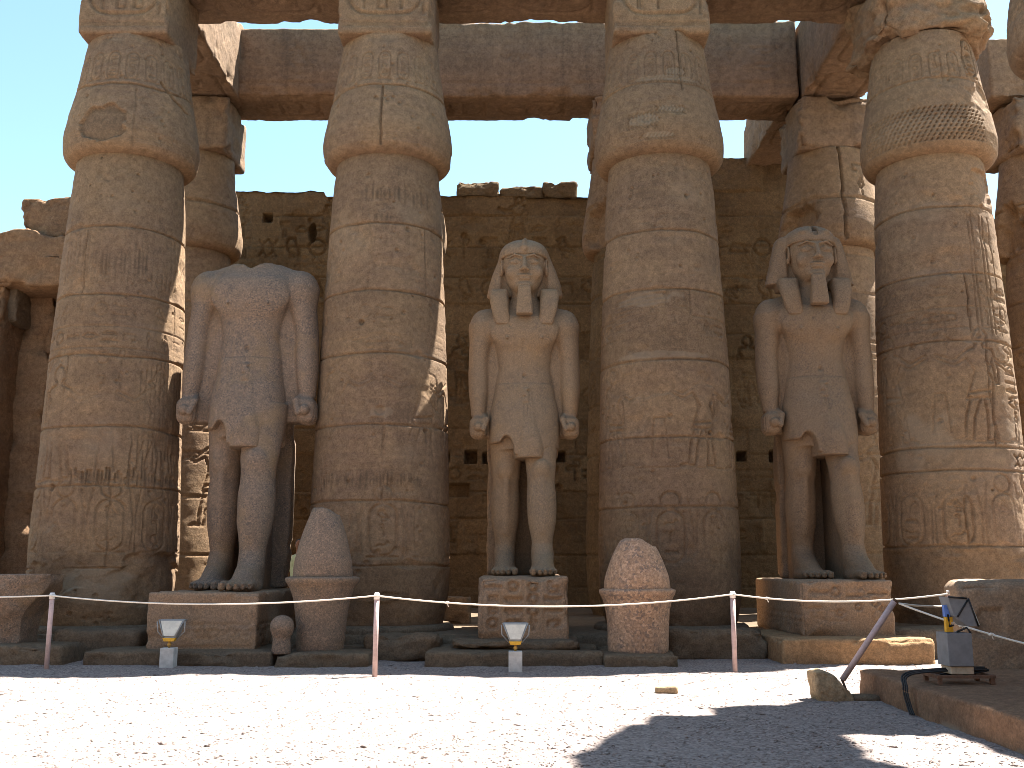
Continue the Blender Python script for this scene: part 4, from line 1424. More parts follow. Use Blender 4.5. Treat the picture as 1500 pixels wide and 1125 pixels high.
def statue(label, loc, sc, mat, seed, headless=False, splay=0.0, notch=False, wing=.69, bw=1.0, waist=.50, pil=(-.66, .62), legk=1.0, yaw=0.0):
    t = thing('colossal_statue', label, 'statue', loc, yaw, 'colossal striding statues')
    h = .024
    zs = np.concatenate([np.arange(-.05, .5, .017), np.arange(.5, 2.3, .03), np.arange(2.3, 3.1, .02), np.arange(3.1, 5.0, .027), np.arange(5.0, 6.6, .0155)]) if not headless else \
        np.concatenate([np.arange(-.05, .5, .017), np.arange(.5, 2.3, .03), np.arange(2.3, 3.1, .02), np.arange(3.1, 5.3, .025)])
    f = Field(axis(-1.35, 1.35, .019), axis(-1.75, .75, .022), zs)
    # trunk
    f.loft([2.3, 2.7, 3.1, 3.4, 3.65, 3.88, 4.1, 4.35, 4.58, 4.8, 4.95, 5.06, 5.2],
           [0] * 13, [0, 0, 0, 0, 0, 0, 0, -.01, -.01, .0, .02, .03, .03],
           [.58 * bw, .62 * bw, .60 * bw, .565 * bw, waist + .045, waist, waist + .025, .575, .645, .73, .62, .42, .29],
           [.46, .47, .44, .41, .375, .36, .38, .43, .45, .43, .36, .31, .28], .05, 2.35)
    for s in (-1, 1):
        f.ell((s * .29, -.31, 4.56), (.34, .11, .22), .20)                # chest muscle
        f.ell((s * .33, -.465, 4.42), (.030, .03, .030), .008)           # nipple
        if headless:
            f.cone((s * .36, .03, 4.93), (s * .80, .03, 4.74), .23, .25, .10)
        else:
            f.cone((s * .20, .02, 5.02), (s * .74, .03, 4.84), .20, .22, .12)    # trapezius to shoulder
        ex = .87 + splay * .45
        wx = .87 + splay
        f.ell((s * .79, .02, 4.70), (.27, .31, .33), .10)
        f.loft([2.95, 3.15, 3.45, 3.75, 4.05, 4.4, 4.75], [s * wx, s * (wx - splay * .15), s * (ex + splay * .2), s * ex, s * (.86 + splay * .3), s * .83, s * .80],
               [-.10, -.08, -.03, .0, .03, .03, .02], [.135, .155, .19, .20, .205, .225, .25], [.15, .18, .23, .235, .25, .28, .29], .07)
        fist(f, s, s * (wx + splay * .12), -.14, 2.74)
        f.box((s * .66, .10, 3.55), (.24 + splay * .4, .20, .98), .03, .03)          # stone left between arm and flank
    # abdomen line, navel, collar hollow
    f.cone((0, -.46, 4.35), (0, -.40, 3.80), .020, .028, .05, mode='sub')
    f.ell((0, -.385, 3.70), (.045, .06, .05), .02, 'sub')
    # legs: standing leg at image left, advanced leg at image right
    zk = [.25, .42, .7, 1.05, 1.4, 1.68, 1.9, 2.1, 2.45, 2.85]
    aa = [.170, .172, .205, .262, .270, .250, .268, .285, .315, .33]
    bb = [.20, .20, .23, .30, .315, .275, .285, .30, .35, .40]
    f.loft(zk, [-.36, -.36, -.36, -.36, -.355, -.35, -.345, -.34, -.33, -.31], [.06, .05, .05, .06, .05, .02, -.02, -.01, 0, 0], aa, bb, .06)
    f.loft(zk, [.31, .31, .31, .31, .305, .30, .30, .30, .30, .31], [-.66, -.66, -.63, -.56, -.50, -.46, -.44, -.36, -.22, -.08], [q * legk for q in aa], [q * legk for q in bb], .06)
    for kx, ky in ((-.345, -.27), (.30, -.70)):
        f.ell((kx, ky, 1.93), (.13, .07, .15), .08)
    f.cone((-.34, -.26, 1.7), (-.36, -.16, .8), .05, .045, .08)     # shin ridge
    f.cone((.30, -.70, 1.7), (.31, -.82, .8), .05, .045, .08)
    foot(f, -.37, .12)
    foot(f, .31, -.60)
    f.box((.26, -.02, 1.2), (.10, .52, 1.3), .03, .03)              # web behind the advanced leg
    f.box((-.36, .36, 1.2), (.15, .22, 1.3), .03, .03)
    if not headless:
        head_features(f)
    else:
        # broken neck: an uneven fracture
        X, Y, Z = f.xs[:, None, None], f.ys[None, :, None], f.zs[None, None, :]
        cut = 5.13 - .075 * np.exp(-((X - .02) / .20) ** 2) - .02 * np.cos((X + .1) * 13) + .15 * (fbm(X * 6 + 0 * Y, Y * 6 + 0 * X, X * 0 + Y * 0, 4, 4) - .5)
        f.D = smax(f.D, (Z - cut).astype(np.float32), .006)
        f.cone((-.40, -.4, 5.05), (-.55, -.46, 4.5), .02, .006, .01, mode='sub')   # crack in the shoulder
    # chips
    rng = random.Random(seed)
    for k in range(10):
        f.ell((rng.uniform(-.6, .6), -.48, rng.uniform(3.0, 4.8)), (rng.uniform(.015, .04),) * 3, .01, 'sub')
    f.roughen(.007, 6, seed)
    f.mesh('body', mat, t, sc)

    # kilt with a raised apron
    b1, b2 = .565 * bw + .014, waist + .058
    g = Field(axis(-.95, .95, .021), axis(-1.05, .75, .021), axis(2.02, 3.72, .021))
    g.loft([2.18, 2.35, 2.7, 3.0, 3.3, 3.52], [.0] * 6, [-.09, -.08, -.05, -.02, 0, 0], [.645 * bw, .655 * bw, .672 * bw, .655 * bw, .600 * bw, .5 * (b1 + b2) - .008], [.60, .60, .57, .53, .455, .405], .03, 2.4)
    g.loft([2.12, 2.3, 2.9, 3.46], [.10, .10, .06, .02], [-.17, -.17, -.10, -.02], [.30, .29, .20, .13], [.585, .58, .50, .44], .01, 3.2)
    g.loft([3.42, 3.5, 3.57], [0] * 3, [0] * 3, [b1, .5 * (b1 + b2), .3 * b1 + .7 * b2], [.425, .415, .40], .02, 2.35)       # belt
    # hem arches over the standing leg, inside hollow
    g.box((-.60, -.45, 2.13), (.33, .62, .29), .06, .03, 'sub')
    g.ell((-.34, -.62, 2.18), (.15, .60, .36), .03, 'sub')
    g.box((.60, -.45, 2.06), (.24, .50, .25), .06, .03, 'sub')
    pass
    # panel of signs on the apron
    for (x0, z0, x1, z1) in ((-.10, 3.0, -.10, 3.22), (-.10, 3.08, -.03, 3.10), (.07, 2.98, .07, 3.2), (.07, 3.2, .03, 3.24), (.03, 3.24, .08, 3.26), (-.14, 2.60, -.14, 3.3), (.14, 2.60, .14, 3.3),
                             (-.09, 2.62, -.09, 2.92), (-.03, 2.62, -.03, 2.92), (.03, 2.62, .03, 2.92), (.09, 2.62, .09, 2.92), (-.12, 2.95, .12, 2.95)):
        yy = lambda z: float(np.interp(z, [2.12, 2.3, 2.9, 3.3, 3.5], [-.765, -.765, -.605, -.485, -.43]))
        z0, z1 = z0 * .82 + .74, z1 * .82 + .74
        g.cone((x0 + .03, yy(z0), z0), (x1 + .03, yy(z1), z1), .022, .022, .004, mode='sub')
    for x in np.arange(-.26, .30, .055):
        g.cone((x, -.455, 3.47), (x, -.44, 3.56), .012, .012, .003, mode='sub')
    g.roughen(.005, 7, seed + 2)
    g.mesh('kilt', mat, t, sc)

    # back pillar
    def bp(P):
        return P
    block('back_pillar', ((pil[1] - pil[0]) * sc[0], .36 * sc[1], 4.85 * sc[2]), ((pil[0] + pil[1]) / 2 * sc[0], .70 * sc[1], 2.425 * sc[2]), mat, t, res=.05, rad=.03, amp=.012, chip=.10, seed=seed)

    if not headless:
        n = Field(axis(-.95, .95, .019), axis(-.85, .65, .021), np.concatenate([np.arange(4.55, 6.62, .019)]))
        # cloth dome and wings
        n.loft([5.95, 6.05, 6.15, 6.28, 6.38, 6.45], [0] * 6, [.0, -.01, -.02, -.02, 0, .02], [.49, .49, .48, .42, .29, .11], [.52, .525, .52, .45, .32, .14], .03, 2.2)
        if notch:
            n.loft([5.33, 5.37, 5.55, 5.85, 6.1, 6.20, 6.26], [0] * 7, [.05] * 7, [wing + .03, wing + .02, wing - .03, wing - .10, wing - .165, wing - .20, wing - .30], [.22, .22, .26, .28, .30, .28, .24], .03, 3.2)
        else:
            n.loft([5.30, 5.34, 5.45, 5.65, 5.9, 6.1, 6.25], [.02] * 7, [.05] * 7, [wing + .01, wing + .04, wing + .02, wing - .03, wing - .12, wing - .20, .42], [.22, .23, .26, .28, .30, .30, .30], .03, 2.6)
        n.box((0, -.60, 5.56), (.475, .50, .50), .14, .03, 'sub')          # opening for the face
        n.loft([6.035, 6.08, 6.13], [0] * 3, [-.05] * 3, [.462, .468, .462], [.485, .49, .48], .012, 2.2)   # brow band
        n.box((0, -.4, 5.9), (.38, .2, .13), .03, .01, 'sub')
        # lappets on the chest
        for s in (-1, 1):
            n.box((s * .475, -.10, 5.30), (.165, .26, .10), .05, .03)
            n.loft([4.68, 4.74, 4.97, 5.2, 5.36], [s * .40, s * .41, s * .455, s * .48, s * .49], [-.40, -.40, -.38, -.31, -.22], [.13, .145, .165, .18, .18], [.08, .085, .10, .13, .16], .02, 3.0)
        if notch:
            n.box((0, -.45, 6.34), (.05, .30, .19), .02, .01, 'sub')       # slot where the cobra was set
            n.ell((.19, -.42, 6.22), (.10, .10, .06), .03)
            n.ell((-.19, -.42, 6.22), (.10, .10, .06), .03)
        else:
            n.cone((0, -.53, 6.13), (0, -.46, 6.32), .055, .04, .02)       # broken cobra
            n.ell((0, -.55, 6.17), (.075, .04, .06), .015)
            n.cone((.02, -.40, 6.36), (.05, .1, 6.44), .035, .03, .03)
        for z in np.arange(4.72, 5.2, .05):                                # faint pleats
            pass
        n.roughen(.006, 7, seed + 3)
        n.mesh('nemes_headdress', mat, t, sc)
        b = Field(axis(-.3, .3, .018), axis(-.9, -.1, .02), axis(4.75, 5.6, .018))
        b.loft([4.84, 4.88, 5.1, 5.40], [0] * 4, [-.54, -.545, -.545, -.53], [.158, .160, .142, .120], [.105, .105, .10, .085], .01, 5.0)
        b.box((0, -.40, 4.93), (.11, .16, .06), .02, .01)
        for z in np.arange(5.0, 5.38, .055):
            b.box((0, -.655, z), (.12, .012, .007), .004, .002, 'sub')
        b.mesh('false_beard', mat, t, sc)
    return t

S1 = (-5.18, 20.0)
S2 = (.245, 20.2)
S3 = (6.04, 20.1)
P1Z, P2Z, P3Z = 1.17, 1.43, 1.37
statue('headless grey granite colossus, larger than the others, striding on a low pedestal', (S1[0], S1[1], P1Z), (1.19, 1.16, 1.25), M['granite'], 3, True, .10, bw=.93, waist=.485, legk=1.08)
statue('middle colossus with rounded headcloth, cobra and square beard, arms at its sides', (S2[0], S2[1], P2Z), (1.045, 1.045, 1.045), M['statue'], 5, wing=.70, pil=(-.72, .50))
statue('right colossus with a slot in its brow and wide straight headcloth', (S3[0], S3[1], P3Z), (1.085, 1.085, 1.094), M['statue_shaded'], 8, notch=True, wing=.80, pil=(-.62, .62))

# ------------------------------------------------------------------ pedestals and plinths
def ped_draw(kind):
    def f(cv):
        x0, x1, z0, z1 = cv.xs[0], cv.xs[-1], cv.zs[0], cv.zs[-1]
        cv.rng = random.Random(kind)
        if kind == 2:
            w = (x1 - x0 - .16) / 4
            for i in range(4):
                xx = x0 + .08 + i * w
                for j in range(4):
                    zz = z0 + .22 + j * (z1 - z0 - .3) / 4
                    hh = (z1 - z0 - .3) / 4
                    g = cv.rng.choice(['sun', 'stool', 'house', 'reed', 'basket', 'bolt', 'arm', 'loaf', 'throne', 'sun'])
                    cv.glyph(g, xx + .04, zz + .02, w * .78, hh * .88, .030, .06)
                cv.line([(xx, z0 + .2), (xx, z1 - .06)], .015, .025)
        elif kind == 3:
            for (px, py, r) in ((1225, 861, .075), (1257, 883, .055), (1282, 877, .055), (1230, 892, .055), (1293, 886, .045)):
                x = (px - 1241) / 84.
                z = (z1 + z0) / 2 + (890 - py) / 84.
                cv.circle(x, z, r, .025, .04)
            for (px, py, w) in ((1200, 862, .3), (1252, 867, .25), (1287, 864, .28), (1195, 885, .2)):
                x = (px - 1241) / 84.
                z = (z1 + z0) / 2 + (890 - py) / 84.
                cv.line([(x - w / 2, z), (x + w / 2, z)], .028, .05)
            cv.text(x0 + .1, x1 - .1, z1 - .35, z1 - .08, .22, .016, .022, .2, .9)
            cv.text(x0 + .1, x1 - .1, z0 + .3, z1 - .45, .24, .016, .02, .2, .7)
        else:
            for k in range(4):
                cv.line([(x0 + .1, z0 + .12 + k * .12), (x1 - .1, z0 + .12 + k * .12)], .012, .014)
            cv.text(x0 + .15, x1 - .12, z0 + .24, z0 + .36, .12, .012, .016)
            cv.text(x0 + .15, x1 - .12, z0 + .36, z0 + .52, .14, .012, .016)
    return f
def pedestal(label, x0, x1, y0, y1, ztop, z0, kind, seed, mat='pedestal'):
    return single('statue_pedestal', label, 'pedestal', (x1 - x0, y1 - y0, ztop - z0), ((x0 + x1) / 2, (y0 + y1) / 2, z0), M[mat], 'statue pedestals',
                  res=.028, rad=.05, amp=.018, chip=.14, seed=seed, draw=ped_draw(kind), draw_x=(ped_draw(1), -1 if kind == 3 else 1))
a, b = at(216, 880, 17.75), at(378, 880, 17.75)
pedestal('granite pedestal under the headless statue with worn lines of signs', a[0], b[0], 17.75, 21.2, P1Z, .15, 1, 101)
a, b = at(700, 890, 18.0), at(833, 890, 18.0)
pedestal('tall pedestal under the middle statue with columns of carved signs', a[0], b[0], 18.0, 21.4, P2Z, .30, 2, 102)
a, b = at(1173, 890, 18.0), at(1311, 890, 18.0)
pedestal('reddish pedestal under the right statue with rings and bars carved on it', a[0], b[0], 18.0, 21.3, P3Z, .30, 3, 103)

def slab(label, px0, px1, yf, pyt, yb, mat='plinth', seed=1, z0=-.15, **kw):
    a, b = at(px0, pyt, yf), at(px1, pyt, yf)
    return single('plinth_slab', label, 'stone slab', (b[0] - a[0], yb - yf, a[2] - z0), ((a[0] + b[0]) / 2, (yf + yb) / 2, z0), M[mat], 'low plinth slabs',
                  res=.04, rad=.05, amp=.025, chip=.16, seed=seed, **kw)
slab('long low slab under the pedestal of the headless statue', 121, 399, 17.25, 954, 20.0, seed=111)
slab('slab under the tall crown fragment and the small stone knob', 400.5, 542, 17.05, 957, 19.2, seed=112)
slab('wide low slab under the pedestal of the middle statue', 622, 884, 17.15, 955, 20.0, seed=113)
slab('chipped upper step directly under the middle pedestal', 660, 851, 17.6, 938, 20.2, seed=114, z0=.2)
slab('slab under the broad right crown fragment', 885.5, 998, 16.9, 960, 19.0, seed=115)
slab('sunlit ochre slab under the pedestal of the right statue', 1146, 1370, 17.35, 936, 20.0, mat='plinth_warm', seed=116)
slab('slab at the left edge carrying the inverted granite fragment', -60, 91, 17.2, 946, 19.3, seed=117)
a = at(985, 925, 18.3)
single('floor_kerb', 'rough low kerb stone between the broad crown fragment and the right pedestal', 'kerb stone', (1.75, .9, .62), (at(1052, 925, 18.4)[0], 18.75, -.1), M['plinth'], 'kerb stones', res=.05, rad=.1, amp=.06, chip=.25, seed=121)
single('floor_kerb', 'pale kerb stone at the foot of the left fluted column', 'kerb stone', (1.5, .8, .62), (at(150, 925, 18.5)[0], 18.6, -.1), M['plinth'], 'kerb stones', res=.05, rad=.1, amp=.05, chip=.2, seed=122)
single('floor_kerb', 'kerb stone behind the post left of the middle statue', 'kerb stone', (1.35, .8, .55), (at(590, 935, 18.4)[0], 18.55, -.1), M['plinth'], 'kerb stones', res=.05, rad=.1, amp=.05, chip=.2, seed=123)
single('floor_kerb', 'kerb stone right of the right pedestal, behind the ochre slab', 'kerb stone', (1.6, .8, .62), (at(1365, 925, 18.6)[0], 18.9, -.1), M['plinth'], 'kerb stones', res=.05, rad=.1, amp=.04, chip=.2, seed=124)
p = at(664, 915, 21.3)
single('fallen_block', 'small block with a sunlit rim on the floor beside the middle pedestal', 'stone block', (.62, .8, .62), (p[0], 22.6, FLOOR - .05), M['plinth'], res=.05, rad=.06, amp=.03, chip=.15, seed=125)

# ------------------------------------------------------------------ granite fragments
def fragment(name, label, px, Yc, z0, prof, mat, seed, lump=.05, split=None, parts=None, warp=None, res=.022):
    t = thing(name, label, 'stone fragment', (at(px, 900, Yc)[0], Yc, z0), 0, None)
    for pn, zk, rk, rm in parts:
        o = column_piece(pn, t.location[0], Yc, zk, rk, None, M[mat], t, seed, res=res, R0=max(rk), lump=lump, rough=.3)
        if warp:
            me = o.data
            n = len(me.vertices)
            co = np.empty(n * 3, np.float32)
            me.vertices.foreach_get('co', co)
            co = warp(co.reshape(-1, 3).copy(), pn)
            me.vertices.foreach_set('co', co.astype(np.float32).ravel())
            me.update()
    return t
def crown_warp(tipcut):
    def f(P, pn):
        if pn == 'crown_cone':
            z1 = P[:, 2].max()
            cut = z1 - .05 - .14 * sstep(-.05, .3, P[:, 0]) - .06 * sstep(0, -.3, P[:, 0]) + (fbm(P[:, 0] * 6, P[:, 1] * 6, P[:, 2] * 0, 3, 2) - .5) * .08
            P[:, 2] = np.where(P[:, 2] > z1 - tipcut, np.minimum(P[:, 2], cut), P[:, 2])
        return P
    return f
# scale: about 84 px per metre at this depth
fragment('crown_fragment', 'tall granite double crown fragment standing beside the headless statue', 471, 17.95, .17, None, 'granite', 131,
         parts=[('crown_base', [0, .05, .45, .85, 1.08, 1.19, 1.235, 1.26], [.385, .40, .425, .475, .555, .625, .63, .56], 0), ('crown_cone', [1.2, 1.28, 1.43, 1.73, 2.03, 2.28, 2.45, 2.5], [.49, .505, .50, .445, .365, .275, .19, .11], 0)], warp=crown_warp(.3))
fragment('crown_fragment', 'broad granite crown fragment with flared rim beside the patched column', 934, 17.8, .16, None, 'pinkgranite', 132,
         parts=[('crown_base', [0, .05, .35, .7, .9, 1.0, 1.045, 1.07], [.485, .50, .51, .545, .595, .645, .65, .59], 0), ('crown_cone', [1.0, 1.06, 1.2, 1.46, 1.71, 1.9, 1.98], [.545, .565, .555, .48, .37, .25, .16], 0)], warp=crown_warp(.28))
kf = fragment('stone_knob', 'small round granite knob on a narrow foot beside the tall crown fragment', 414, 17.45, .18, None, 'granite', 133, lump=.015,
         parts=[('knob', [0, .04, .24, .33, .43, .53, .60, .625], [.155, .16, .145, .175, .20, .175, .10, .02], 0)], res=.014)
def inv_warp(P, pn):
    n = fbm(P[:, 0] * 2.2 + 3, P[:, 1] * 2.2, P[:, 2] * 2.2, 4, 77) - .5
    P[:, 0] += n * .22
    P[:, 1] += (fbm(P[:, 0] * 2.2, P[:, 1] * 2.2 + 9, P[:, 2] * 2.2, 4, 78) - .5) * .2
    lim = .66 - .42 * sstep(1.12, .35, P[:, 2]) + n * .12
    P[:, 0] = np.minimum(P[:, 0], lim)
    P[:, 2] = np.minimum(P[:, 2], 1.20 + .02 * n)
    return P
fragment('granite_fragment', 'inverted flat-topped granite fragment behind the left rope post', 25, 18.1, .27, None, 'granite', 134,
         parts=[('stone', [0, .05, .3, .42, .6, .85, 1.05, 1.2, 1.22], [.40, .43, .43, .46, .58, .68, .70, .72, .70], 0)], warp=inv_warp, lump=.14)

# ------------------------------------------------------------------ right platform, block
pl = gnd(1270, 1022)
def plat_draw(cv):
    rng = random.Random(4)
    for k in range(26):
        cv.blob(rng.uniform(cv.xs[0], cv.xs[-1]), cv.zs[0] + rng.uniform(-.02, .16), rng.uniform(.15, .5), rng.uniform(.05, .13), 'pale', rng.uniform(.4, .9), k, .4)
single('low_platform', 'low ochre plastered platform at the right foreground with crumbling white foot', 'platform', (9.0, 9.2, .52), (pl[0] + 4.5, pl[1] - 4.6 + .3, -.2), M['platform'],
       res=.045, rad=.03, amp=.012, chip=.05, seed=141, draw_x=(plat_draw, -1))
a = at(1409, 965, 13.9)
def bdraw(cv):
    for x in np.arange(-.2, .3, .07):
        cv.line([(cv.xs[0] + .35 + x * .6, 0.05), (cv.xs[0] + .38 + x * .5, .35)], .03, .04)
    cv.vcrack(.35, -.3, .4, .03, .04, .04, 5)
single('granite_block', 'big brown granite block standing on the right platform', 'stone block', (2.6, 1.5, 1.47), (a[0] + 1.456, 14.26, -.05), M['pedestal'],
       res=.035, rad=.13, amp=.03, chip=.16, seed=143, draw=bdraw, rotz=R(-16))

# ------------------------------------------------------------------ rope barrier
POSTS = []
def post(px, pyb, pyt, label, tilt=0.0):
    g = gnd(px, pyb)
    ztop = zat(pyt, g[1])
    t = thing('rope_post', label, 'post', (g[0], g[1], 0), 0, 'pink rope posts')
    m = MB().tube([(0, 0, -.1), (0, 0, ztop * .5), (.004, 0, ztop - .10)], .038, 14)
    m.build('shaft', M['post'], t, True)
    MB().tube([(0.004, 0, ztop - .10), (.004, 0, ztop - .03), (.004, 0, ztop)], [.045, .045, .030], 14).build('cap', M['cap'], t, True)
    POSTS.append((g[0], g[1], ztop - .045))
    return t
post(68, 980, 868, 'pink post at the left edge in front of the inverted fragment')
post(549, 992, 868, 'pink post between the tall crown fragment and the middle statue')
post(1077, 987, 866, 'pink post left of the right statue, its foot in the sun')
t = thing('rope_post', 'pink post with a rope loop behind the big floodlight', 'post', (at(1393, 900, 14.6)[0], 14.6, .32), 0, 'pink rope posts')
zt = zat(866, 14.6) - .32
MB().tube([(0, 0, 0), (0, 0, zt * .5), (0, 0, zt - .02)], .038, 14).build('shaft', M['post'], t, True)
MB().tube([(0, 0, zt - .02), (0, 0, zt + .01)], .042, 14).build('cap', M['cap'], t, True)
POSTS.append((t.location[0], 14.6, zt + .32 - .03))

def rope(label, a, b, sag, extra=None, knots=()):
    a, b = Vector(a), Vector(b)
    n = 36
    pts = []
    for i in range(n + 1):
        u = i / n
        p = a.lerp(b, u)
        p.z -= sag * 4 * u * (1 - u)
        pts.append(p)
    if extra:
        pts += [Vector(e) for e in extra]
    m = MB().tube(pts, .0125, 8)
    for u in knots:
        p = pts[int(u * n)]
        m.tube([p + Vector((-.03, 0, -.005)), p, p + Vector((.03, 0, .005))], [.012, .024, .012], 8)
        m.tube([p, p + Vector((.02, -.01, -.06))], .007, 6)
    o = m.build('rope', M['rope'], None, True)
    return tag(o, label, 'rope', 'white barrier ropes')
front = lambda p, d=.05: (p[0], p[1] - d, p[2])
lp = at(-130, 872, POSTS[0][1])
rope('white rope running out of the photo at the left from the left post', (lp[0], POSTS[0][1] - .05, POSTS[0][2] - .02), front(POSTS[0]), .02)
rope('white rope sagging before the headless statue', front(POSTS[0]), front(POSTS[1]), .13)
rope('white rope sagging before the middle statue', front(POSTS[1]), front(POSTS[2]), .17, knots=(.2,))
loop = [(POSTS[3][0] + .05 + .07 * math.cos(k), POSTS[3][1] - .06, POSTS[3][2] - .0 + .03 * math.sin(k)) for k in np.linspace(math.pi, -math.pi, 14)]
rope('white rope before the right statue ending in a loop on its post', front(POSTS[2]), front(POSTS[3], .06), .11, loop, knots=(.18,))

# leaning post in its concrete foot
rk = gnd(1222, 1026)
top = at(1310, 881, 12.9)
bot = at(1234, 996, 13.0)
t = thing('leaning_post', 'pink post leaning right, torn out of the ground with its rough stone footing', 'post', (rk[0], rk[1], 0))
L = lambda p: (p[0] - rk[0], p[1] - rk[1], p[2])
bo, tp = Vector(L(bot)), Vector(L(top))
MB().tube([bo, bo.lerp(tp, .5), tp], .037, 14).build('shaft', M['post'], t, True)
MB().tube([tp, tp + (tp - bo).normalized() * .03], .03, 12).build('cap', M['rust'], t, True)
MB().tube([bo + Vector((-.01, 0, .02)), bo + Vector((.04, 0, -.12)), bo + Vector((.07, .01, -.26))], [.016, .014, .016], 8).build('iron_rod', M['rust'], t, True)
def rockwarp(P):
    t_ = (P[:, 2] + .2) / .4
    P[:, 0] = P[:, 0] * (1 - .25 * t_) - .10 * t_
    P[:, 2] = np.where(P[:, 2] > 0, P[:, 2] * (1 - 1.35 * sstep(-.18, .3, P[:, 0])), P[:, 2])
    P += (fbm(P[:, 0] * 7, P[:, 1] * 7, P[:, 2] * 7, 4, 2)[:, None] - .5) * .06
    return P
block('footing', (.46, .36, .42), (.0, 0, .15), M['tan'], t, res=.018, rad=.05, amp=.03, chip=.12, seed=151, warp=rockwarp)
rp0 = at(1317, 884, 12.9)
p4 = POSTS[3]
rope('slack white rope from the leaning post back to the post with the loop', rp0, (p4[0] - .02, p4[1] - .06, at(1393, 887, p4[1])[2]), .02)
rr_ = at(1640, 972, 11.6)
rope('knotted white rope from the leaning post towards the right edge', rp0, rr_, .07, knots=(.31, .46))
g = gnd(1272, 1027)
single('loose_stone', 'flat grey stone lying at the corner of the low platform', 'stone', (.32, .26, .10), (g[0] - .05, g[1] - .02, -.02), M['plinth'], res=.02, rad=.05, amp=.02, chip=.05, seed=152)
g = gnd(976, 1014)
single('loose_stone', 'small tan stone lying alone on the sunlit gravel', 'stone', (.30, .16, .10), (g[0], g[1], -.02), M['tan'], res=.018, rad=.045, amp=.025, chip=.05, seed=153, rotz=R(-12))

# ------------------------------------------------------------------ floodlights
def floodlight(label, px, pyb, group):
    g = gnd(px, pyb)
    s = (g[1] - 0) / 1500.0 * 1.0
    sc = g[1] * 1.02 / 1500.0            # metres per photo pixel
    t = thing('floodlight', label, 'floodlight', (g[0], g[1], 0), 0, group)
    bz = 27 * sc
    MB().box((0, 0, bz / 2 - .03), (9.5 * sc, 9.5 * sc, bz / 2 + .03)).build('box', M['concrete'], t, bevel=.008)
    MB().tube([(0, 0, bz), (0, 0, bz + 9 * sc)], .02, 10).tube([(-.03, 0, bz + 4 * sc), (.03, 0, bz + 4 * sc)], .02, 8).build('stem', M['brass'], t, True)
    zb = bz + 8 * sc
    y = MB().box((0, 0, zb + 3 * sc), (7 * sc, .05, 2.4 * sc), (9 * sc, .05))
    y.build('bracket', M['yellow'], t, bevel=.006)
    # lamp head: a trapezoid trough leaning back, glass towards the viewer
    z0_, z1_ = zb + 5 * sc, zb + 30 * sc
    w0, w1 = 8.5 * sc, 17 * sc
    def trap(m, y0, y1, g0, g1, zz0, zz1, lean=.10):
        v = [(-g0, y0, zz0), (g0, y0, zz0), (g1, y0 + lean, zz1), (-g1, y0 + lean, zz1), (-g0, y1, zz0), (g0, y1, zz0), (g1, y1 + lean, zz1), (-g1, y1 + lean, zz1)]
        b_ = len(m.v)
        m.v += v
        for q in ((0, 1, 2, 3), (5, 4, 7, 6), (4, 0, 3, 7), (1, 5, 6, 2), (3, 2, 6, 7), (4, 5, 1, 0)):
            m.f.append([b_ + i for i in q])
        return m
    hs = trap(MB(), -.03, .16, w0, w1, z0_, z1_).build('lamp_housing', M['lampmetal'], t, bevel=.006)
    trap(MB(), -.040, -.028, w0 * .86, w1 * .88, z0_ + 3 * sc, z1_ - 2.2 * sc, .088).build('glass', M['lampglass'], hs)
    for s_ in (-1, 1):
        MB().tube([(s_ * w0 * .9, -.045, z0_ + .01), (s_ * (w1 + .01), .055, z1_)], .009, 6).build('glass_trim', M['lampmetal'], hs, True)
        MB().tube([(s_ * (w1 + .03), .03, z1_ - .03), (s_ * (w1 + .02), .06, z0_ + .1), (s_ * w0, .04, zb + 3 * sc)], .011, 6).build('yoke_arm', M['lampmetal'], t, True)
    return t
floodlight('small floodlight on a concrete box before the headless statue', 246, 978, 'small floodlights')
floodlight('small floodlight on a concrete box before the middle statue', 755, 983, 'small floodlights')

# big floodlight on the platform, seen from its side
g = gnd(1402, 1000, .325)
t = thing('floodlight', 'big floodlight on a grey box and rusty iron frame, on the right platform', 'floodlight', (g[0], g[1], .325))
k = g[1] * 1.02 / 1500
def bx(m, x0, x1, y0, y1, pz0, pz1, top=None):
    """px span and photo rows to a box"""
    z0_, z1_ = (1003 - pz0) * k, (1003 - pz1) * k
    return m.box((((x0 + x1) / 2 - 1402) * k, (y0 + y1) / 2, (z0_ + z1_) / 2), ((x1 - x0) / 2 * k, (y1 - y0) / 2, (z1_ - z0_) / 2), top, R(0))
m = MB()
for x in (1370, 1442):
    for y in (-.16, .22):
        bx(m, x - 3, x + 3, y - .02, y + .02, 1003, 995)
for y in (-.17, .22):
    bx(m, 1366, 1446, y - .02, y + .02, 995, 991)
for x in (1369, 1400, 1443):
    bx(m, x - 3, x + 3, -.155, .205, 995.5, 990.5)
m.build('iron_frame', M['rust'], t)
m = MB()
bx(m, 1388, 1420, -.13, .13, 990.3, 980)
m.build('packing_block', M['woodblock'], t, bevel=.008)
m = MB()
bx(m, 1385, 1419, -.155, .155, 979.6, 935)
m.build('ballast_box', M['bluegrey'], t, bevel=.006)
m = MB()
bx(m, 1391, 1401, -.03, .03, 934.6, 914, None)
m.build('bracket', M['yellow'], t, bevel=.004)
m = MB()
bx(m, 1390, 1398, -.028, .028, 913.6, 898)
m.build('hinge', M['blue'], t, bevel=.004)
m = MB()
bx(m, 1398.5, 1403.5, -.036, -.031, 925, 921)
m.build('sticker', M['label_red'], t)
X = lambda px: (px - 1402) * k
Zp = lambda py: (1003 - py) * k
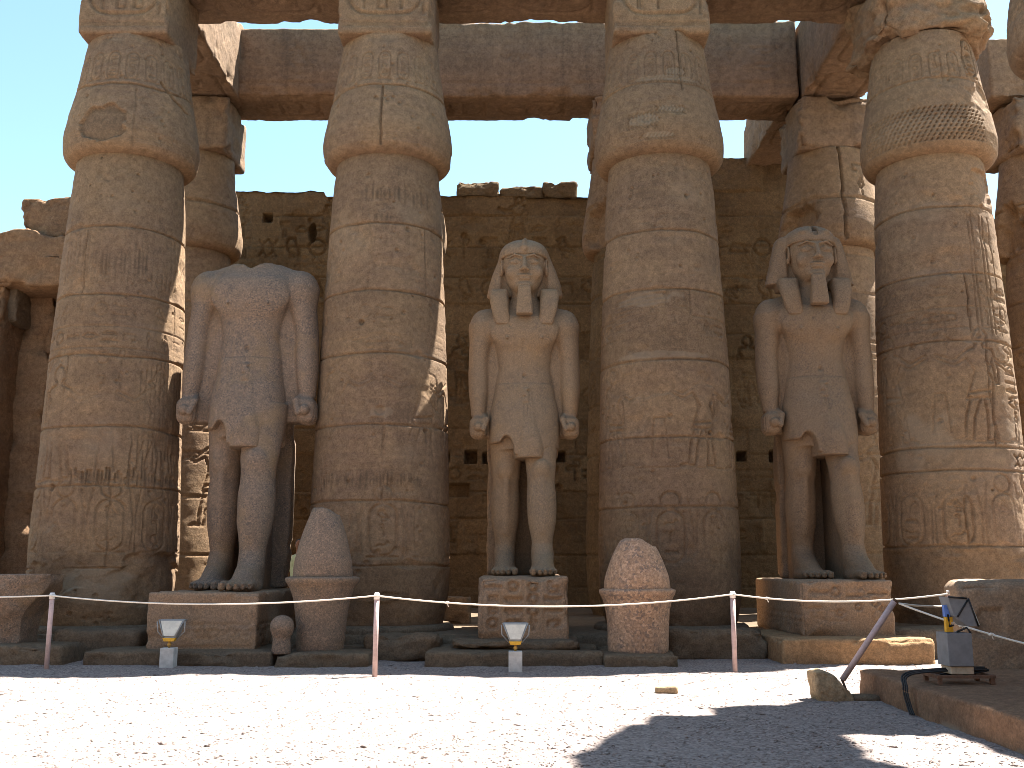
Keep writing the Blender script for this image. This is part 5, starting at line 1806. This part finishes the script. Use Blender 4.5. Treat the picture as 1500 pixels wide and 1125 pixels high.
# housing: trapezoid side, glass pointing to the statues
prof = [(1391, 886), (1419, 888), (1431, 926), (1415, 926), (1398, 912)]
hm = MB()
for y in (-.13, .13):
    hm.v += [(X(a_), y, Zp(b_)) for a_, b_ in prof]
n_ = len(prof)
hm.f.append(list(range(n_)))
hm.f.append(list(range(2 * n_ - 1, n_ - 1, -1)))
for i in range(n_):
    j = (i + 1) % n_
    hm.f.append([i, i + n_, j + n_, j])
hs = hm.build('lamp_housing', M['bluegrey'], t, bevel=.006)
for q0, q1 in (((1418, 890), (1402, 913)), ((1419, 888), (1430, 926)), ((1391, 886), (1417, 888))):
    MB().tube([(X(q0[0]), -.14, Zp(q0[1])), (X(q1[0]), -.14, Zp(q1[1]))], .010, 6).build('yoke_bar', M['cable'], hs, True)
hm = MB()
hm.v += [(X(1420.5), -.12, Zp(890)), (X(1432.3), -.12, Zp(924)), (X(1432.3), .12, Zp(924)), (X(1420.5), .12, Zp(890)), (X(1421.5), -.12, Zp(890)), (X(1433.3), -.12, Zp(924)), (X(1433.3), .12, Zp(924)), (X(1421.5), .12, Zp(890))]
hm.f += [[0, 1, 2, 3], [7, 6, 5, 4], [0, 4, 5, 1], [2, 6, 7, 3], [1, 5, 6, 2], [3, 7, 4, 0]]
hm.build('glass', M['lampglass'], hs)
cm = MB()
for q in (0, 1):
    cm.tube([(X(1398 + q), -.04 - q * .03, Zp(925)), (X(1389), -.16, Zp(926)), (X(1388), -.17, Zp(917)), (X(1393), -.06, Zp(911))], .010, 6)
cm.tube([(X(1404), -.05, Zp(934)), (X(1416), -.1, Zp(928)), (X(1420), -.12, Zp(936))], .012, 6)
cm.build('lamp_lead', M['cable'], t, True)

# black cables over the platform edge
c0 = at(1386, 992, g[1] - .05)
pts = [(c0[0], c0[1] + .05, .38), (at(1372, 0, g[1])[0], g[1] + .02, .46), (pl[0] + .05, g[1] - .1, .43), (pl[0] - .07, g[1] - .2, .28), (pl[0] - .06, g[1] - .25, .1), (pl[0] - .05, g[1] - .3, .02)]
def smooth_pts(pts, n=8):
    pts = [Vector(p) for p in pts]
    out = []
    for i in range(len(pts) - 1):
        p0, p1, p2, p3 = pts[max(i - 1, 0)], pts[i], pts[i + 1], pts[min(i + 2, len(pts) - 1)]
        for q in range(n):
            u = q / n
            out.append(.5 * ((2 * p1) + (p2 - p0) * u + (2 * p0 - 5 * p1 + 4 * p2 - p3) * u * u + (3 * p1 - p0 - 3 * p2 + p3) * u ** 3))
    return out + [pts[-1]]
m = MB()
for q in range(3):
    m.tube(smooth_pts([(p_[0] - q * .012, p_[1] + q * .025, p_[2] + q * .015 * (1 - i / 5)) for i, p_ in enumerate(pts)]), .010, 8)
tag(m.build('cable', M['cable'], None, True), 'bundle of black cables hanging over the edge of the low platform', 'cable')

# ------------------------------------------------------------------ visitor behind the crown fragment
pp = at(437, 830, 22.6)
t = thing('person', 'visitor in a pale green shirt, mostly hidden behind the tall crown fragment', 'person', (pp[0], 22.6, FLOOR))
f = Field(axis(-.42, .42, .012), axis(-.35, .35, .012), axis(-.02, 1.82, .012))
f.loft([.85, 1.0, 1.15, 1.3, 1.42, 1.48], [0] * 6, [0] * 6, [.16, .145, .15, .185, .15, .06], [.11, .10, .105, .115, .09, .06], .03)
for s in (-1, 1):
    f.loft([.05, .25, .45, .7, .92], [s * .095] * 5, [.01, .015, 0, 0, 0], [.04, .055, .055, .075, .085], [.045, .06, .06, .08, .09], .03)
    f.cone((s * .095, .03, .045), (s * .11, -.16, .035), .04, .035, .02)
    f.cone((s * .19, 0, 1.38), (s * .22, .02, 1.12), .052, .042, .03)
    f.cone((s * .22, .02, 1.12), (s * .21, -.06, .88), .040, .028, .02)
    f.ell((s * .21, -.075, .82), (.022, .035, .045), .01)
    for q in range(4):
        f.cone((s * .21, -.05 - .016 * q, .80), (s * .205, -.045 - .018 * q, .73 + .008 * abs(q - 1)), .009, .007, .004)
    f.cone((s * .20, -.10, .83), (s * .19, -.125, .78), .010, .008, .004)
f.cone((0, .01, 1.45), (0, -.01, 1.55), .055, .055, .03)
f.ell((0, -.02, 1.66), (.072, .092, .115), .02)
f.cone((0, -.10, 1.675), (0, -.125, 1.64), .012, .016, .01)
f.ell((0, -.095, 1.60), (.03, .02, .012), .01)
for s in (-1, 1):
    f.ell((s * .03, -.105, 1.675), (.018, .02, .012), .005, 'sub')
    f.ell((s * .075, 0, 1.655), (.012, .022, .032), .006)
f.mesh('body', M['skin'], t)
f = Field(axis(-.3, .3, .014), axis(-.25, .25, .014), axis(1.5, 1.85, .014))
f.ell((0, .015, 1.70), (.084, .10, .095), .02)
f.box((0, -.12, 1.64), (.06, .06, .075), .03, .01, 'sub')
f.mesh('hair', M['hair'], t)
f = Field(axis(-.42, .42, .014), axis(-.3, .3, .014), axis(.8, 1.52, .014))
f.loft([.86, 1.0, 1.15, 1.3, 1.42, 1.47], [0] * 6, [0] * 6, [.19, .17, .175, .205, .165, .07], [.135, .125, .13, .14, .11, .07], .02)
for s in (-1, 1):
    f.cone((s * .19, 0, 1.38), (s * .222, .01, 1.14), .07, .062, .02)
f.mesh('shirt', M['shirt'], t)
f = Field(axis(-.25, .25, .014), axis(-.2, .2, .014), axis(.06, .95, .014))
for s in (-1, 1):
    f.loft([.08, .45, .7, .90], [s * .095] * 4, [.01, 0, 0, 0], [.07, .075, .09, .10], [.075, .075, .095, .11], .02)
f.mesh('trousers', M['trouser'], t)
